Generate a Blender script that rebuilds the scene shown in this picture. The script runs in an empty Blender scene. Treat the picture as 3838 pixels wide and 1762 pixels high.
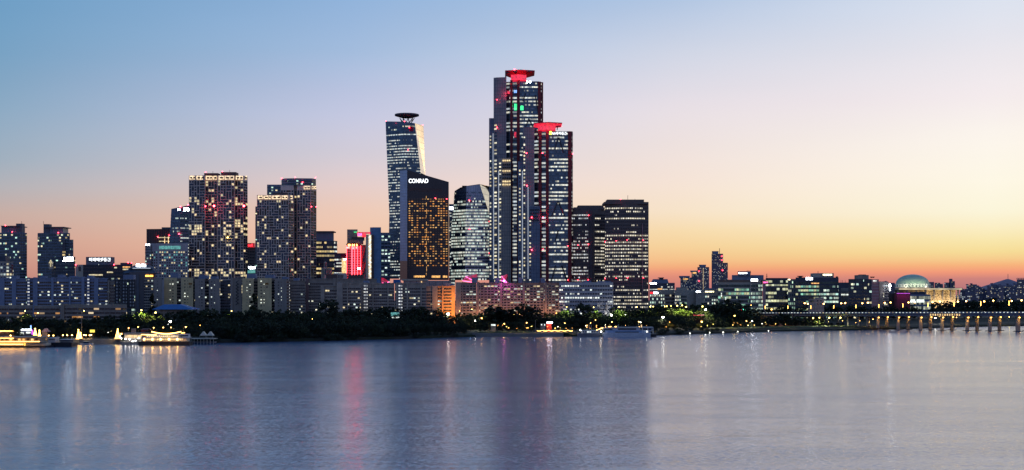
import bpy, math, random
from mathutils import Vector
R = random.Random(7)
S = bpy.context.scene
COL = S.collection
F, H, HY, CX = 4670.0, 30.0, 1125.0, 1919.0     # focal length in photo pixels, eye height, horizon row, centre column
def X(px, D): return (px - CX) * D / F
def Z(py, D): return H - (py - HY) * D / F
rad = math.radians
def lin(c):
    return tuple((v / 12.92 if v <= 0.04045 else ((v + 0.055) / 1.055) ** 2.4) for v in (x / 255.0 for x in c[:3]))

# ------------------------------------------------------------------ node helper
class NT:
    def __init__(s, tree): s.t = tree; s.n = tree.nodes; s.l = tree.links
    def node(s, kind, **kw):
        n = s.n.new(kind)
        for k, v in kw.items(): setattr(n, k, v)
        return n
    def put(s, sock, v):
        if isinstance(v, bpy.types.NodeSocket): s.l.new(v, sock)
        elif isinstance(v, (tuple, list)) and sock.type == 'RGBA' and len(v) == 3: sock.default_value = (*v, 1)
        else: sock.default_value = v
    def m(s, op, a, b=0.0, c=0.0):
        n = s.node('ShaderNodeMath', operation=op)
        s.put(n.inputs[0], a); s.put(n.inputs[1], b)
        if op in ('MULTIPLY_ADD', 'COMPARE', 'SMOOTH_MIN', 'WRAP'): s.put(n.inputs[2], c)
        return n.outputs[0]
    def mix(s, f, a, b, blend='MIX'):
        n = s.node('ShaderNodeMix', data_type='RGBA', blend_type=blend)
        s.put(n.inputs[0], f); s.put(n.inputs[6], a); s.put(n.inputs[7], b)
        return n.outputs[2]
    def comb(s, x, y, z=0.0):
        n = s.node('ShaderNodeCombineXYZ')
        for i, v in enumerate((x, y, z)): s.put(n.inputs[i], v)
        return n.outputs[0]
    def sep(s, v):
        n = s.node('ShaderNodeSeparateXYZ'); s.put(n.inputs[0], v); return n.outputs
    def white(s, v):
        n = s.node('ShaderNodeTexWhiteNoise', noise_dimensions='3D'); s.put(n.inputs['Vector'], v); return n.outputs
    def noise(s, v, scale, detail=2.0, rough=0.5):
        n = s.node('ShaderNodeTexNoise'); s.put(n.inputs['Vector'], v)
        n.inputs['Scale'].default_value = scale; n.inputs['Detail'].default_value = detail; n.inputs['Roughness'].default_value = rough
        return n.outputs
    def rng(s, v, a, b, c=0.0, d=1.0, smooth=False):
        n = s.node('ShaderNodeMapRange'); n.clamp = True
        if smooth: n.interpolation_type = 'SMOOTHSTEP'
        s.put(n.inputs[0], v)
        for i, q in enumerate((a, b, c, d)): n.inputs[i + 1].default_value = q
        return n.outputs[0]
MATS = {}
def newmat(name):
    m = bpy.data.materials.new(name); m.use_nodes = True
    t = NT(m.node_tree); b = m.node_tree.nodes['Principled BSDF']
    MATS[name] = m
    return m, t, b
def wall_mat(name, col, rough=0.85, var=0.18, scale=0.12, metal=0.0, grid=None, gridcol=(0.03, 0.03, 0.04)):
    """plain or panelled wall; uv is in metres"""
    m, t, b = newmat(name)
    tc = t.node('ShaderNodeTexCoord'); uv = t.node('ShaderNodeUVMap').outputs[0]
    nz = t.noise(tc.outputs['Object'], scale, 5.0, 0.65)[0]
    f = t.rng(nz, 0.3, 0.7, 1 - var, 1 + var)
    gm = t.node('ShaderNodeNewGeometry')
    st = t.noise(t.comb(t.m('MULTIPLY', t.sep(gm.outputs['Position'])[0], 0.9), t.m('MULTIPLY', t.sep(gm.outputs['Position'])[2], 0.05), 0), 1.0, 3.0)[0]
    f = t.m('MULTIPLY', f, t.rng(st, 0.35, 0.65, 1 - var * 0.6, 1.0))
    sc = t.node('ShaderNodeVectorMath', operation='SCALE'); sc.inputs[0].default_value = col[:3]; t.put(sc.inputs[3], f)
    c = sc.outputs[0]
    if grid:
        gx, gy, wd = grid
        u, v, _ = t.sep(uv)
        fu = t.m('FRACT', t.m('DIVIDE', u, gx)); fv = t.m('FRACT', t.m('DIVIDE', v, gy))
        g = t.m('MAXIMUM', t.m('LESS_THAN', fu, wd / gx), t.m('LESS_THAN', fv, wd / gy))
        c = t.mix(g, c, gridcol)
    t.put(b.inputs['Base Color'], c)
    b.inputs['Roughness'].default_value = rough; b.inputs['Metallic'].default_value = metal
    return m
def plain(name, col, rough=0.7, metal=0.0):
    m, t, b = newmat(name)
    tc = t.node('ShaderNodeTexCoord')
    nz = t.noise(tc.outputs['Object'], 0.6, 4.0)[0]
    sc = t.node('ShaderNodeVectorMath', operation='SCALE'); sc.inputs[0].default_value = col[:3]; t.put(sc.inputs[3], t.rng(nz, 0.3, 0.7, 0.85, 1.12))
    t.put(b.inputs['Base Color'], sc.outputs[0])
    b.inputs['Roughness'].default_value = rough; b.inputs['Metallic'].default_value = metal
    return m
def emit(name, col, strength, sample=False, base=(0.3, 0.3, 0.3), vary=0.0):
    m, t, b = newmat(name)
    b.inputs['Base Color'].default_value = (*base, 1)
    b.inputs['Emission Color'].default_value = (*col, 1); b.inputs['Emission Strength'].default_value = strength
    if vary:
        tc = t.node('ShaderNodeTexCoord')
        t.put(b.inputs['Emission Strength'], t.rng(t.noise(tc.outputs['Object'], vary, 3.0)[0], 0.32, 0.68, strength * 0.35, strength * 1.5))
    m.cycles.emission_sampling = 'FRONT_BACK' if sample else 'NONE'
    return m
def band_mat(name, w=3.0, mull=0.12, lit=0.4, fvar=0.6, ca=(1, .9, .7), cb=(.8, 1, .95), strength=1.2, glass=(.03, .05, .08),
             rough=0.12, metal=0.35, mullcol=(.1, .11, .13), vlo=0.08, vhi=0.95, seed=1.0, cluster=0.5, sub=0.9, run=0.0):
    """one storey of glazing: u in metres along the facade, v = storey number + height inside the band"""
    m, t, b = newmat(name)
    u, v, _ = t.sep(t.node('ShaderNodeUVMap').outputs[0])
    info = t.node('ShaderNodeObjectInfo').outputs['Random']
    uw = t.m('DIVIDE', u, w); cu = t.m('FLOOR', uw); fu = t.m('FRACT', uw)
    fv = t.m('FRACT', v); cv = t.m('ADD', t.m('FLOOR', v), t.m('MULTIPLY', info, 913.0))
    key = t.comb(cu, cv, seed)
    wn = t.white(key); r1 = wn[0]; rc = t.sep(wn[1])
    if run:      # offices: neighbouring bays share one room, so whole stretches of a floor are lit together
        g = t.white(t.comb(t.m('FLOOR', t.m('DIVIDE', t.m('ADD', cu, t.m('MULTIPLY', cv, 3.3)), 5.0)), cv, seed + 31.0))[0]
        r1 = t.m('ADD', t.m('MULTIPLY', r1, 1 - run), t.m('MULTIPLY', g, run))
    fl = t.white(t.comb(seed * 3.7, cv, 5.0))[0]
    cl = t.noise(t.comb(t.m('MULTIPLY', u, 0.045), t.m('MULTIPLY', cv, 1.7), seed), 1.0, 2.0)[0]
    thr = t.m('MULTIPLY', t.m('ADD', t.m('MULTIPLY', fl, fvar * 2), 1 - fvar), lit)
    thr = t.m('ADD', thr, t.m('MULTIPLY', t.m('SUBTRACT', cl, 0.5), cluster * 2))
    on = t.m('LESS_THAN', r1, thr)
    glassmask = t.m('MULTIPLY', t.m('GREATER_THAN', fu, mull), t.m('MULTIPLY', t.m('GREATER_THAN', fv, vlo), t.m('LESS_THAN', fv, vhi)))
    inner = t.noise(t.comb(t.m('MULTIPLY', u, sub), t.m('MULTIPLY', v, 2.2), cv), 1.6, 3.0)[0]
    br = t.m('MULTIPLY', t.rng(rc[1], 0, 1, 0.25, 1.25), t.rng(inner, 0.32, 0.68, 0.35, 1.35))
    st = t.m('MULTIPLY', t.m('MULTIPLY', on, glassmask), t.m('MULTIPLY', br, strength))
    t.put(b.inputs['Emission Strength'], st)
    t.put(b.inputs['Emission Color'], t.mix(t.rng(rc[2], 0.2, 0.8), ca, cb))
    gv = t.node('ShaderNodeVectorMath', operation='SCALE'); gv.inputs[0].default_value = glass; t.put(gv.inputs[3], t.rng(rc[0], 0, 1, 0.55, 1.4))
    t.put(b.inputs['Base Color'], t.mix(glassmask, mullcol, gv.outputs[0]))
    t.put(b.inputs['Metallic'], t.m('MULTIPLY', glassmask, metal))
    t.put(b.inputs['Roughness'], t.rng(glassmask, 0, 1, 0.6, rough))
    m.cycles.emission_sampling = 'NONE'
    return m

# ------------------------------------------------------------------ mesh builder
class MB:
    def __init__(s, o=(0, 0, 0)): s.v = []; s.f = []; s.uv = []; s.mi = []; s.o = Vector(o)
    def poly(s, pts, uvs=None, mi=0):
        i = len(s.v)
        s.v += [tuple(Vector(p) - s.o) for p in pts]
        s.f.append(tuple(range(i, i + len(pts))))
        if uvs is None:
            p0 = Vector(pts[0]); uvs = []
            for p in pts:
                d = Vector(p) - p0; uvs.append((math.hypot(d.x, d.y), p[2]))
        s.uv += uvs; s.mi.append(mi)
    def box(s, x0, x1, y0, y1, z0, z1, mi=0):
        if x0 > x1: x0, x1 = x1, x0
        if z0 > z1: z0, z1 = z1, z0
        s.prism([(x0, y0), (x1, y0), (x1, y1), (x0, y1)], z0, z1, mi)
    def prism(s, poly, z0, z1, mi=0, top=None):
        """poly counter-clockwise from above when listed front-left, front-right, back-right, back-left"""
        n = len(poly); u = 0.0; tp = top or poly
        for i in range(n):
            a, b = poly[i], poly[(i + 1) % n]; c, d = tp[(i + 1) % n], tp[i]
            w = math.hypot(b[0] - a[0], b[1] - a[1])
            s.poly([(*a, z0), (*b, z0), (*c, z1), (*d, z1)], [(u, z0), (u + w, z0), (u + w, z1), (u, z1)], mi)
            u += w
        s.poly([(*p, z1) for p in tp], [(p[0], p[1]) for p in tp], mi)
        s.poly([(*p, z0) for p in reversed(poly)], [(p[0], p[1]) for p in reversed(poly)], mi)
    def tube(s, p, q, r, n=6, r2=None, mi=0):
        p, q = Vector(p), Vector(q); d = (q - p)
        if d.length < 1e-6: return
        z = d.normalized(); a = z.cross(Vector((0, 0, 1)))
        if a.length < 0.1: a = z.cross(Vector((1, 0, 0)))
        a.normalize(); b = z.cross(a); r2 = r if r2 is None else r2
        c0 = [p + (a * math.cos(k * 2 * math.pi / n) + b * math.sin(k * 2 * math.pi / n)) * r for k in range(n)]
        c1 = [q + (a * math.cos(k * 2 * math.pi / n) + b * math.sin(k * 2 * math.pi / n)) * r2 for k in range(n)]
        for k in range(n): s.poly([c0[k], c0[(k + 1) % n], c1[(k + 1) % n], c1[k]], mi=mi)
        s.poly(c1, mi=mi); s.poly(list(reversed(c0)), mi=mi)
    def lathe(s, c, prof, n=24, mi=0, sx=1, sy=1):
        for (r0, z0), (r1, z1) in zip(prof, prof[1:]):
            for k in range(n):
                a, b = 2 * math.pi * k / n, 2 * math.pi * (k + 1) / n
                P = lambda r, z, t: (c[0] + sx * r * math.cos(t), c[1] + sy * r * math.sin(t), c[2] + z)
                if r1 < 1e-4: s.poly([P(r0, z0, a), P(r0, z0, b), P(0, z1, a)], [(a, z0), (b, z0), (a, z1)], mi)
                elif r0 < 1e-4: s.poly([P(0, z0, a), P(r1, z1, b), P(r1, z1, a)], [(a, z0), (b, z1), (a, z1)], mi)
                else: s.poly([P(r0, z0, a), P(r0, z0, b), P(r1, z1, b), P(r1, z1, a)], [(a * r0, z0), (b * r0, z0), (b * r0, z1), (a * r0, z1)], mi)
    def ball(s, c, r, n=8, mi=0, sz=1.0):
        s.lathe(c, [(r * math.sin(math.pi * k / 6), -r * sz * math.cos(math.pi * k / 6)) for k in range(7)], n, mi)
    def mesh(s, name, mats):
        me = bpy.data.meshes.new(name)
        me.from_pydata(s.v, [], s.f)
        l = me.uv_layers.new(name='UVMap')
        l.data.foreach_set('uv', [c for q in s.uv for c in q])
        for m in (mats if isinstance(mats, (list, tuple)) else [mats]): me.materials.append(m)
        if any(s.mi): me.polygons.foreach_set('material_index', s.mi)
        me.update()
        return me
    def build(s, name, mats, parent=None):
        o = bpy.data.objects.new(name, s.mesh(name, mats)); COL.objects.link(o)
        if parent is not None: o.parent = parent
        else: o.location = s.o
        return o
def tag(o, label=None, cat=None, group=None, kind=None):
    if label: o['label'] = label
    if cat: o['category'] = cat
    if group: o['group'] = group
    if kind: o['kind'] = kind
    return o
def empty(name, loc, label=None, cat=None, group=None):
    o = bpy.data.objects.new(name, None); COL.objects.link(o); o.location = loc
    o.empty_display_size = 1.0
    return tag(o, label, cat, group)
def copy_tree(o, parent=None):
    c = o.copy(); COL.objects.link(c)
    if parent is not None: c.parent = parent
    for ch in list(o.children): copy_tree(ch, c)
    return c
def text_mesh(txt, w, h):
    """lettering as a flat mesh in the x-z plane, w by h metres, lower left corner at 0"""
    cu = bpy.data.curves.new('lettering', 'FONT'); cu.body = txt; cu.size = 1; cu.offset = 0.022
    ob = bpy.data.objects.new('lettering', cu); COL.objects.link(ob)
    dg = bpy.context.evaluated_depsgraph_get(); dg.update()
    me = bpy.data.meshes.new_from_object(ob.evaluated_get(dg))
    bpy.data.objects.remove(ob)
    if not len(me.vertices): return None
    xs = [v.co.x for v in me.vertices]; ys = [v.co.y for v in me.vertices]
    sx = w / (max(xs) - min(xs)); sy = h / (max(ys) - min(ys)); x0, y0 = min(xs), min(ys)
    for v in me.vertices: v.co = ((v.co.x - x0) * sx, 0, (v.co.y - y0) * sy)
    me.materials.clear()
    return me
def clipz(pts, za, zb):
    def half(ps, z, keep_above):
        out = []
        for i in range(len(ps)):
            a, b = ps[i], ps[(i + 1) % len(ps)]
            ia = (a.z >= z) if keep_above else (a.z <= z); ib = (b.z >= z) if keep_above else (b.z <= z)
            if ia: out.append(a)
            if ia != ib:
                t = (z - a.z) / (b.z - a.z); out.append(a.lerp(b, t))
        return out
    ps = half(pts, za, True)
    if len(ps) >= 3: ps = half(ps, zb, False)
    return ps if len(ps) >= 3 else []

# ------------------------------------------------------------------ things laid out on their own ground distance D
class T:
    def __init__(s, name, label, cat, D, cx, z0=8.0, group=None):
        s.D = D; s.z0 = z0; s.o = Vector((X(cx, D), D, z0))
        s.root = empty(name, s.o, label, cat, group); s.front = None
    def mb(s): return MB(s.o)
    def box(s, part, px0, px1, py0, py1, dd0, dd1, mat, parent=None, label=None):
        return s.boxes(part, [(px0, px1, py0, py1, dd0, dd1)], mat, parent, label)
    def boxes(s, part, L, mat, parent=None, label=None):
        m = s.mb()
        for (a, b, c, d, e, g) in L:
            D = s.D + e
            z1 = s.z0 if d is None else Z(d, D)
            m.box(X(a, D), X(b, D), D, s.D + g, z1, Z(c, D))
        o = s.put(m, part, mat, parent)
        if label: o['label'] = label
        return o
    def put(s, m, part, mat, parent=None):
        o = m.build(part, mat, parent or s.root)
        if parent is not None and parent is not s.root: pass
        return o
    def pt(s, px, py, dd=0.0):
        D = s.D + dd; return Vector((X(px, D), D, s.z0 if py is None else Z(py, D)))
    def beacon(s, px, py, dd=-1.0, r=0.55, mat=None):
        m = s.mb(); m.ball(s.pt(px, py, dd), r)
        return s.put(m, 'beacon', mat or MATS['red_beacon'])
    def lines(s, part, L, r, mat, parent=None, n=5):
        m = s.mb()
        for (a, b) in L: m.tube(s.pt(*a), s.pt(*b), r, n)
        return s.put(m, part, mat, parent)
    def pf(s, pts, A, B):
        """points (px, py) dropped on the upright plane through A and B = (px, dd)"""
        a = Vector((X(A[0], s.D + A[1]), s.D + A[1], 0)); e = Vector((X(B[0], s.D + B[1]), s.D + B[1], 0)) - a; out = []
        for (px, py) in pts:
            k = (px - CX) / F; t = (k * a.y - a.x) / (e.x - k * e.y); D = a.y + e.y * t; out.append((px, py, D - s.D))
        return out
    def storeys(s, polys, mats, z0, z1, sh, bf, parent=None, off=0.16, name='window_band', vstart=0, bo=0.25):
        """one glazing band mesh per storey, wrapped over every facet in polys [(points, material index, u offset)]"""
        k = 0; z = z0; made = []
        while z + sh * 0.75 < z1 and k < 100:
            m = s.mb(); any_ = False
            za, zb = z + sh * bo, z + sh * (bo + bf)
            for (pts, mi, u0) in polys:
                c = clipz(pts, za, min(zb, z1))
                if not c: continue
                n = Vector((0, 0, 0))
                for i in range(len(pts)):
                    a, b = pts[i], pts[(i + 1) % len(pts)]
                    n += Vector(((a.y - b.y) * (a.z + b.z), (a.z - b.z) * (a.x + b.x), (a.x - b.x) * (a.y + b.y)))
                n.normalize()
                mid = sum(pts, Vector()) / len(pts)
                if n.dot(mid - Vector((0, 0, H))) > 0: n = -n
                ref = min(pts, key=lambda p: p.x)
                uv = [(u0 + math.hypot(p.x - ref.x, p.y - ref.y), k + vstart + 0.002 + 0.996 * (p.z - za) / max(zb - za, .01)) for p in c]
                m.poly([p + n * off for p in c], uv, mi); any_ = True
            if any_:
                made.append(s.put(m, name, mats, parent))
            z += sh; k += 1
        return made
    def vol(s, part, front, top, wall, band=None, sh=3.2, bf=0.55, depth=25.0, bot=None, parent=None, mt=0.6, mb_=0.0, bo=0.25, sides=False):
        """prism: front = [(px, dd), ...] left to right; band = material or a list with one entry per front segment"""
        D = s.D; P = [(X(p, D + d), D + d) for p, d in front]
        back = max(d for _, d in front) + depth
        n = len(P)
        poly = P + [(X(front[-1][0] - 0.4, D + back), D + back), (X(front[0][0] + 0.4, D + back), D + back)]
        z1 = Z(top, D + min(d for _, d in front)); zb = s.z0 if bot is None else Z(bot, D)
        m = s.mb(); m.prism(poly, zb, z1)
        o = s.put(m, part, wall, parent)
        if band is not None:
            bl = band if isinstance(band, list) else [band] * (n - 1)
            mats = []
            for q in bl:
                if q is not None and q not in mats: mats.append(q)
            polys = []; u = 0.0
            for i in range(n - 1):
                a, b = P[i], P[i + 1]; w = math.hypot(b[0] - a[0], b[1] - a[1])
                if bl[i] is not None:
                    e = 0.02
                    polys.append(([Vector((*a, zb)), Vector((*b, zb)), Vector((*b, z1)), Vector((*a, z1))], mats.index(bl[i]), u + 0.3))
                u += w
            s.storeys(polys, mats, zb + mb_, z1 - mt, sh, bf, o if parent is not None else None, bo=bo)
        return o
    def solid(s, part, facets, wall, depth=30.0, parent=None):
        """facets: list of [(px, py, dd), ...] polygons; closed with a back sheet and a lid"""
        m = s.mb(); out = []
        for f in facets:
            pts = [s.pt(*p) for p in f]; m.poly(pts); out.append(pts)
        return m, out
    def sign(s, px0, px1, py0, py1, mat, text=None, dd=-0.6, panel=None, n=5, parent=None, seed=0):
        D = s.D + dd; x0, x1 = X(px0, D), X(px1, D); z0, z1 = Z(py1, D), Z(py0, D)
        m = s.mb(); pw = 0.25
        m.box(x0 - pw, x1 + pw, D + 0.12, D + 0.5, z0 - pw, z1 + pw)
        base = s.put(m, 'sign', panel or MATS['dark_trim'], parent)
        me = text_mesh(text, x1 - x0, z1 - z0) if text else None
        if me is None:
            rr = random.Random(seed + int(px0)); m = s.mb(); w = (x1 - x0) / n; hh = z1 - z0
            for i in range(n):
                a = x0 + i * w + w * 0.09; b = a + w * 0.8; t = w * 0.22
                for q in range(3):
                    zz = z0 + hh * (q * 0.42 + 0.0)
                    if rr.random() < 0.8: m.box(a, b, D - 0.02, D + 0.02, zz, zz + hh * 0.16)
                for xx in (a, b - t):
                    if rr.random() < 0.75: m.box(xx, xx + t, D - 0.05, D + 0.05, z0, z1)
            s.put(m, 'lettering', mat, base)
        else:
            me.name = 'lettering'; me.materials.append(mat)
            o = bpy.data.objects.new('lettering', me); COL.objects.link(o); o.parent = base
            o.location = Vector((x0, D, z0)) - s.o
        return base
def lamp_light(name, loc, col, power, radius=0.4, parent=None):
    spot = name == 'flood'
    l = bpy.data.lights.new(name, 'SPOT'); l.color = col; l.energy = power * (1 if spot else .8); l.shadow_soft_size = radius
    o = bpy.data.objects.new(name, l); COL.objects.link(o)
    l.spot_size = rad(150 if spot else 164); l.spot_blend = .6 if spot else .35; o.rotation_euler = (rad(100 if spot else 0), 0, 0)   # facade floods face the wall, lamps shine down
    if parent is not None: o.parent = parent
    o.location = loc
    return o

# ------------------------------------------------------------------ camera, world, sun
cam = bpy.data.cameras.new('camera'); co = bpy.data.objects.new('camera', cam); COL.objects.link(co)
co.location = (0, 0, H); co.rotation_euler = (rad(90), 0, 0)
cam.sensor_width = 36; cam.lens = F / 3838 * 36; cam.shift_y = (HY - 881) / 3838
cam.clip_start = 1; cam.clip_end = 120000
S.camera = co
S.view_settings.view_transform = 'Standard'; S.view_settings.look = 'None'; S.view_settings.exposure = 0; S.view_settings.gamma = 1
S.cycles.use_denoising = True; S.cycles.sample_clamp_indirect = 6.0; S.cycles.sample_clamp_direct = 0.0
S.cycles.max_bounces = 5; S.cycles.diffuse_bounces = 2; S.cycles.glossy_bounces = 3; S.cycles.transparent_max_bounces = 4
S.cycles.caustics_reflective = False; S.cycles.caustics_refractive = False
W = bpy.data.worlds.new('World'); S.world = W; W.use_nodes = True
t = NT(W.node_tree); bg = W.node_tree.nodes['Background']
d = t.sep(t.node('ShaderNodeTexCoord').outputs['Generated'])
az = t.m('MULTIPLY', t.m('ARCTAN2', d[0], d[1]), 180 / math.pi)
el = t.m('MULTIPLY', t.m('ARCSINE', d[2]), 180 / math.pi)
elp = t.m('POWER', t.m('DIVIDE', t.m('MAXIMUM', el, 0.0), 90.0), 0.5)
def ramp(keys, k=1.0):
    keys = [(p_ * k if p_ < 20 else p_, c_) for p_, c_ in keys]
    n = t.node('ShaderNodeValToRGB'); n.color_ramp.interpolation = 'LINEAR'
    e = n.color_ramp.elements
    for i, (a, c) in enumerate(keys):
        p = (a / 90.0) ** 0.5
        if i < 2: q = e[i]; q.position = p
        else: q = e.new(p)
        q.color = (*lin(c), 1)
    t.put(n.inputs[0], elp)
    return n.outputs[0]
SKY = [
 (-180, [(0, (150, 140, 160)), (10, (112, 132, 172)), (30, (88, 120, 172)), (90, (70, 112, 168))]),
 (-90, [(0, (155, 130, 142)), (6, (120, 140, 176)), (14, (92, 132, 182)), (30, (84, 124, 178)), (90, (70, 112, 168))]),
 (-22.5, [(0, (178, 124, 124)), (0.9, (190, 134, 124)), (1.5, (199, 145, 131)), (2.8, (205, 161, 146)), (4.0, (199, 173, 164)), (5.2, (180, 178, 183)), (6.4, (160, 175, 190)), (8.8, (140, 170, 196)), (11.2, (121, 163, 197)), (13.5, (112, 160, 199)), (30, (80, 128, 180)), (90, (70, 112, 168))]),
 (-7.5, [(0, (186, 124, 124)), (1, (224, 158, 140)), (2.2, (242, 190, 160)), (3.2, (242, 200, 175)), (4.2, (238, 203, 186)), (5.2, (230, 206, 203)), (6.6, (212, 205, 216)), (8.4, (196, 200, 225)), (9.4, (186, 195, 223)), (11.2, (162, 187, 220)), (13.5, (146, 180, 220)), (30, (98, 142, 196)), (90, (74, 116, 172))]),
 (7.5, [(0, (180, 112, 120)), (0.6, (204, 126, 121)), (1.07, (225, 142, 122)), (1.3, (240, 156, 124)), (1.5, (245, 174, 126)), (1.84, (247, 195, 140)), (2.45, (247, 211, 156)), (3.14, (247, 219, 173)), (4.06, (247, 227, 201)), (5.5, (245, 227, 215)), (7.0, (238, 225, 222)), (8.9, (229, 221, 228)), (11.2, (208, 214, 230)), (13.5, (178, 199, 228)), (30, (122, 158, 206)), (90, (76, 118, 174))]),
 (21, [(0, (160, 108, 124)), (0.55, (184, 120, 125)), (1.0, (206, 132, 126)), (1.31, (244, 154, 122)), (1.63, (248, 181, 126)), (1.91, (247, 205, 142)), (2.24, (246, 221, 152)), (2.7, (248, 230, 170)), (3.4, (251, 239, 198)), (4.1, (252, 246, 219)), (5.5, (254, 248, 230)), (7.9, (250, 243, 236)), (9.4, (245, 236, 238)), (11.2, (236, 232, 238)), (13.5, (221, 227, 240)), (30, (150, 180, 218)), (90, (80, 122, 178))]),
 (55, [(0, (196, 124, 120)), (1.5, (248, 176, 120)), (4, (250, 228, 168)), (9, (246, 238, 214)), (14, (222, 224, 232)), (30, (140, 170, 210)), (90, (80, 122, 178))]),
 (105, [(0, (170, 130, 140)), (4, (182, 160, 170)), (10, (140, 150, 186)), (30, (98, 132, 180)), (90, (72, 114, 170))]),
 (180, [(0, (150, 140, 160)), (10, (112, 132, 172)), (30, (88, 120, 172)), (90, (70, 112, 168))])]
c = ramp(SKY[0][1])
for (a0, _), (a1, k1) in zip(SKY, SKY[1:]):
    c = t.mix(t.rng(az, a0, a1), c, ramp(k1, .928 if a1 in (-22.5, 21) else 1))
sky = t.node('ShaderNodeTexSky', sky_type='NISHITA'); sky.sun_disc = False
sky.sun_elevation = rad(1.5); sky.sun_rotation = rad(35)
nz = t.noise(t.comb(t.m('MULTIPLY', az, 0.02), t.m('MULTIPLY', el, 0.12), 0), 1.4, 3.0)[0]
c = t.mix(1.0, c, t.comb(*[t.rng(nz, 0.3, 0.7, 0.965, 1.03)] * 3), 'MULTIPLY')
nis = t.node('ShaderNodeVectorMath', operation='SCALE'); t.put(nis.inputs[0], sky.outputs[0]); nis.inputs[3].default_value = 0.0006
add = t.node('ShaderNodeVectorMath', operation='ADD'); t.put(add.inputs[0], c); t.put(add.inputs[1], nis.outputs[0])
t.put(bg.inputs['Color'], add.outputs[0]); bg.inputs['Strength'].default_value = 1.0
sun = bpy.data.lights.new('sun', 'SUN'); sun.energy = 0.12; sun.angle = rad(12); sun.color = (1, 0.72, 0.5)
so = bpy.data.objects.new('sun', sun); COL.objects.link(so)
so.rotation_euler = (rad(87), 0, rad(-35 + 180)); so.location = (800, 200, 400)

# ------------------------------------------------------------------ shared materials
DT = plain('dark_trim', (.03, .03, .04))
RB = emit('red_beacon', (1, .03, .05), 26, True)
emit('white_sign', (.8, .88, 1), 17, True); emit('letter_sign', (.9, .95, 1), 2.2, True); emit('warm_sign', (1, .86, .5), 5, True); emit('red_sign', (1, .02, .03), 5, True)
emit('orange_sign', (1, .45, .05), 5); emit('pink_sign', (1, .1, .35), 5, True); emit('cool_strip', (.75, .85, 1), .5)
emit('bulb_white', (1, .95, .82), 26, True); emit('strong_beacon', (1, .03, .05), 50, True); emit('bulb_warm', (1, .5, .12), 24, True); emit('bulb_yellow', (1, .72, .15), 22, True)
emit('bulb_orange', (1, .42, .08), 12, True); emit('gold_strip', (1, .5, .1), 9, True); emit('gold_soft', (1, .66, .3), 1.5, vary=.6); emit('cream_light', (1, .66, .26), 1.15, vary=.5)
emit('green_light', (.05, 1, .3), 2.2); emit('blue_light', (.2, .4, 1), 3); emit('teal_light', (.1, 1, .6), 8); emit('magenta_light', (1, .12, .75), 30, True)
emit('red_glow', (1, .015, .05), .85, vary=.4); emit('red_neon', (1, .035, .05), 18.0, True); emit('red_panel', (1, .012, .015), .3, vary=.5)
emit('win_warm', (1, .76, .38), 1.0, vary=.5); emit('win_white', (.9, 1, .9), 1.3, vary=.5); emit('win_yellow', (1, .84, .44), .72, vary=.5); emit('win_amber', (1, .5, .12), 1.2, vary=.5)
M = MATS
glass_dark = plain('glass_dark', (.03, .04, .06), .25, .08); glass_blue = plain('glass_blue', (.035, .055, .10), .25, .12); glass_brown = plain('glass_brown', (.05, .03, .025), .3, .05)
# ================================================================== CITY
conc = wall_mat('concrete_grey', (.35, .29, .25), var=.3); conc_d = wall_mat('concrete_dark', (.13, .13, .16)); conc_b = wall_mat('concrete_blue', (.2, .24, .36))
apt_w = wall_mat('apartment_paint', (.46, .375, .315), var=.3); apt_bl = wall_mat('apartment_blue_paint', (.25, .29, .42)); beige = wall_mat('beige_paint', (.74, .57, .31)); greyend = wall_mat('grey_end_paint', (.34, .29, .26))
brown = wall_mat('brown_cladding', (.13, .085, .08)); frame_w = wall_mat('frame_stone', (.72, .6, .52)); pinkw = wall_mat('pink_cladding', (.42, .25, .27))
cream = wall_mat('cream_stone', (.5, .45, .38)); navy = wall_mat('navy_cladding', (.045, .06, .1), rough=.5); blueslab = wall_mat('blue_slab', (.14, .26, .44), grid=(4, 4, .3), gridcol=(.1, .2, .36))
redpaint = wall_mat('red_column_paint', (.2, .01, .02), rough=.5); redwall = wall_mat('brick_red_wall', (.22, .05, .06))
gridp = wall_mat('grid_panel', (.30, .29, .31), rough=.5, grid=(2.9, 4.4, .34), gridcol=(.1, .1, .13)); gridb = wall_mat('grid_panel_blue', (.16, .21, .30), rough=.5, grid=(3.2, 4.4, .34), gridcol=(.06, .08, .13))
navytile = wall_mat('dark_glass_tile', (.05, .045, .055), rough=.15, metal=.3, grid=(3.6, 3.7, .35), gridcol=(.03, .03, .045))
bluegl = wall_mat('blue_glass_skin', (.2, .32, .56), rough=.3, metal=.45, grid=(9, 3.7, .25), gridcol=(.07, .1, .19))
glw = wall_mat('glass_spandrel', (.10, .16, .22), rough=.18, metal=.65, grid=(3.0, 60, .3), gridcol=(.06, .08, .12))
mirror = wall_mat('mirror_glass_skin', (.98, .8, .5), rough=.15, metal=.97, grid=(7.5, 8, .7), gridcol=(.35, .28, .2), var=.3, scale=.05)
far1 = wall_mat('hazy_wall', (.17, .17, .24)); far2 = wall_mat('hazier_wall', (.24, .22, .31)); roofblue = wall_mat('blue_metal_roof', (.03, .13, .36), rough=.5)  # distance haze put into the far wall colours
CW, CY, CG = (.85, 1, .95), (1, .86, .5), (.7, 1, .85)
b_apt = band_mat('apartment_glazing', 1.9, .12, .11, .5, (1, .82, .46), (.85, 1, .92), 1.15, (.02, .022, .03), seed=1, metal=.1, cluster=.1, mullcol=(.2, .2, .23))
b_aptlit = band_mat('apartment_glazing_lively', 3.3, .2, .25, .5, (1, .74, .36), (.8, .95, .85), .95, (.03, .025, .03), seed=2, metal=.1, cluster=.15, mullcol=(.36, .33, .35))
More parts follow.
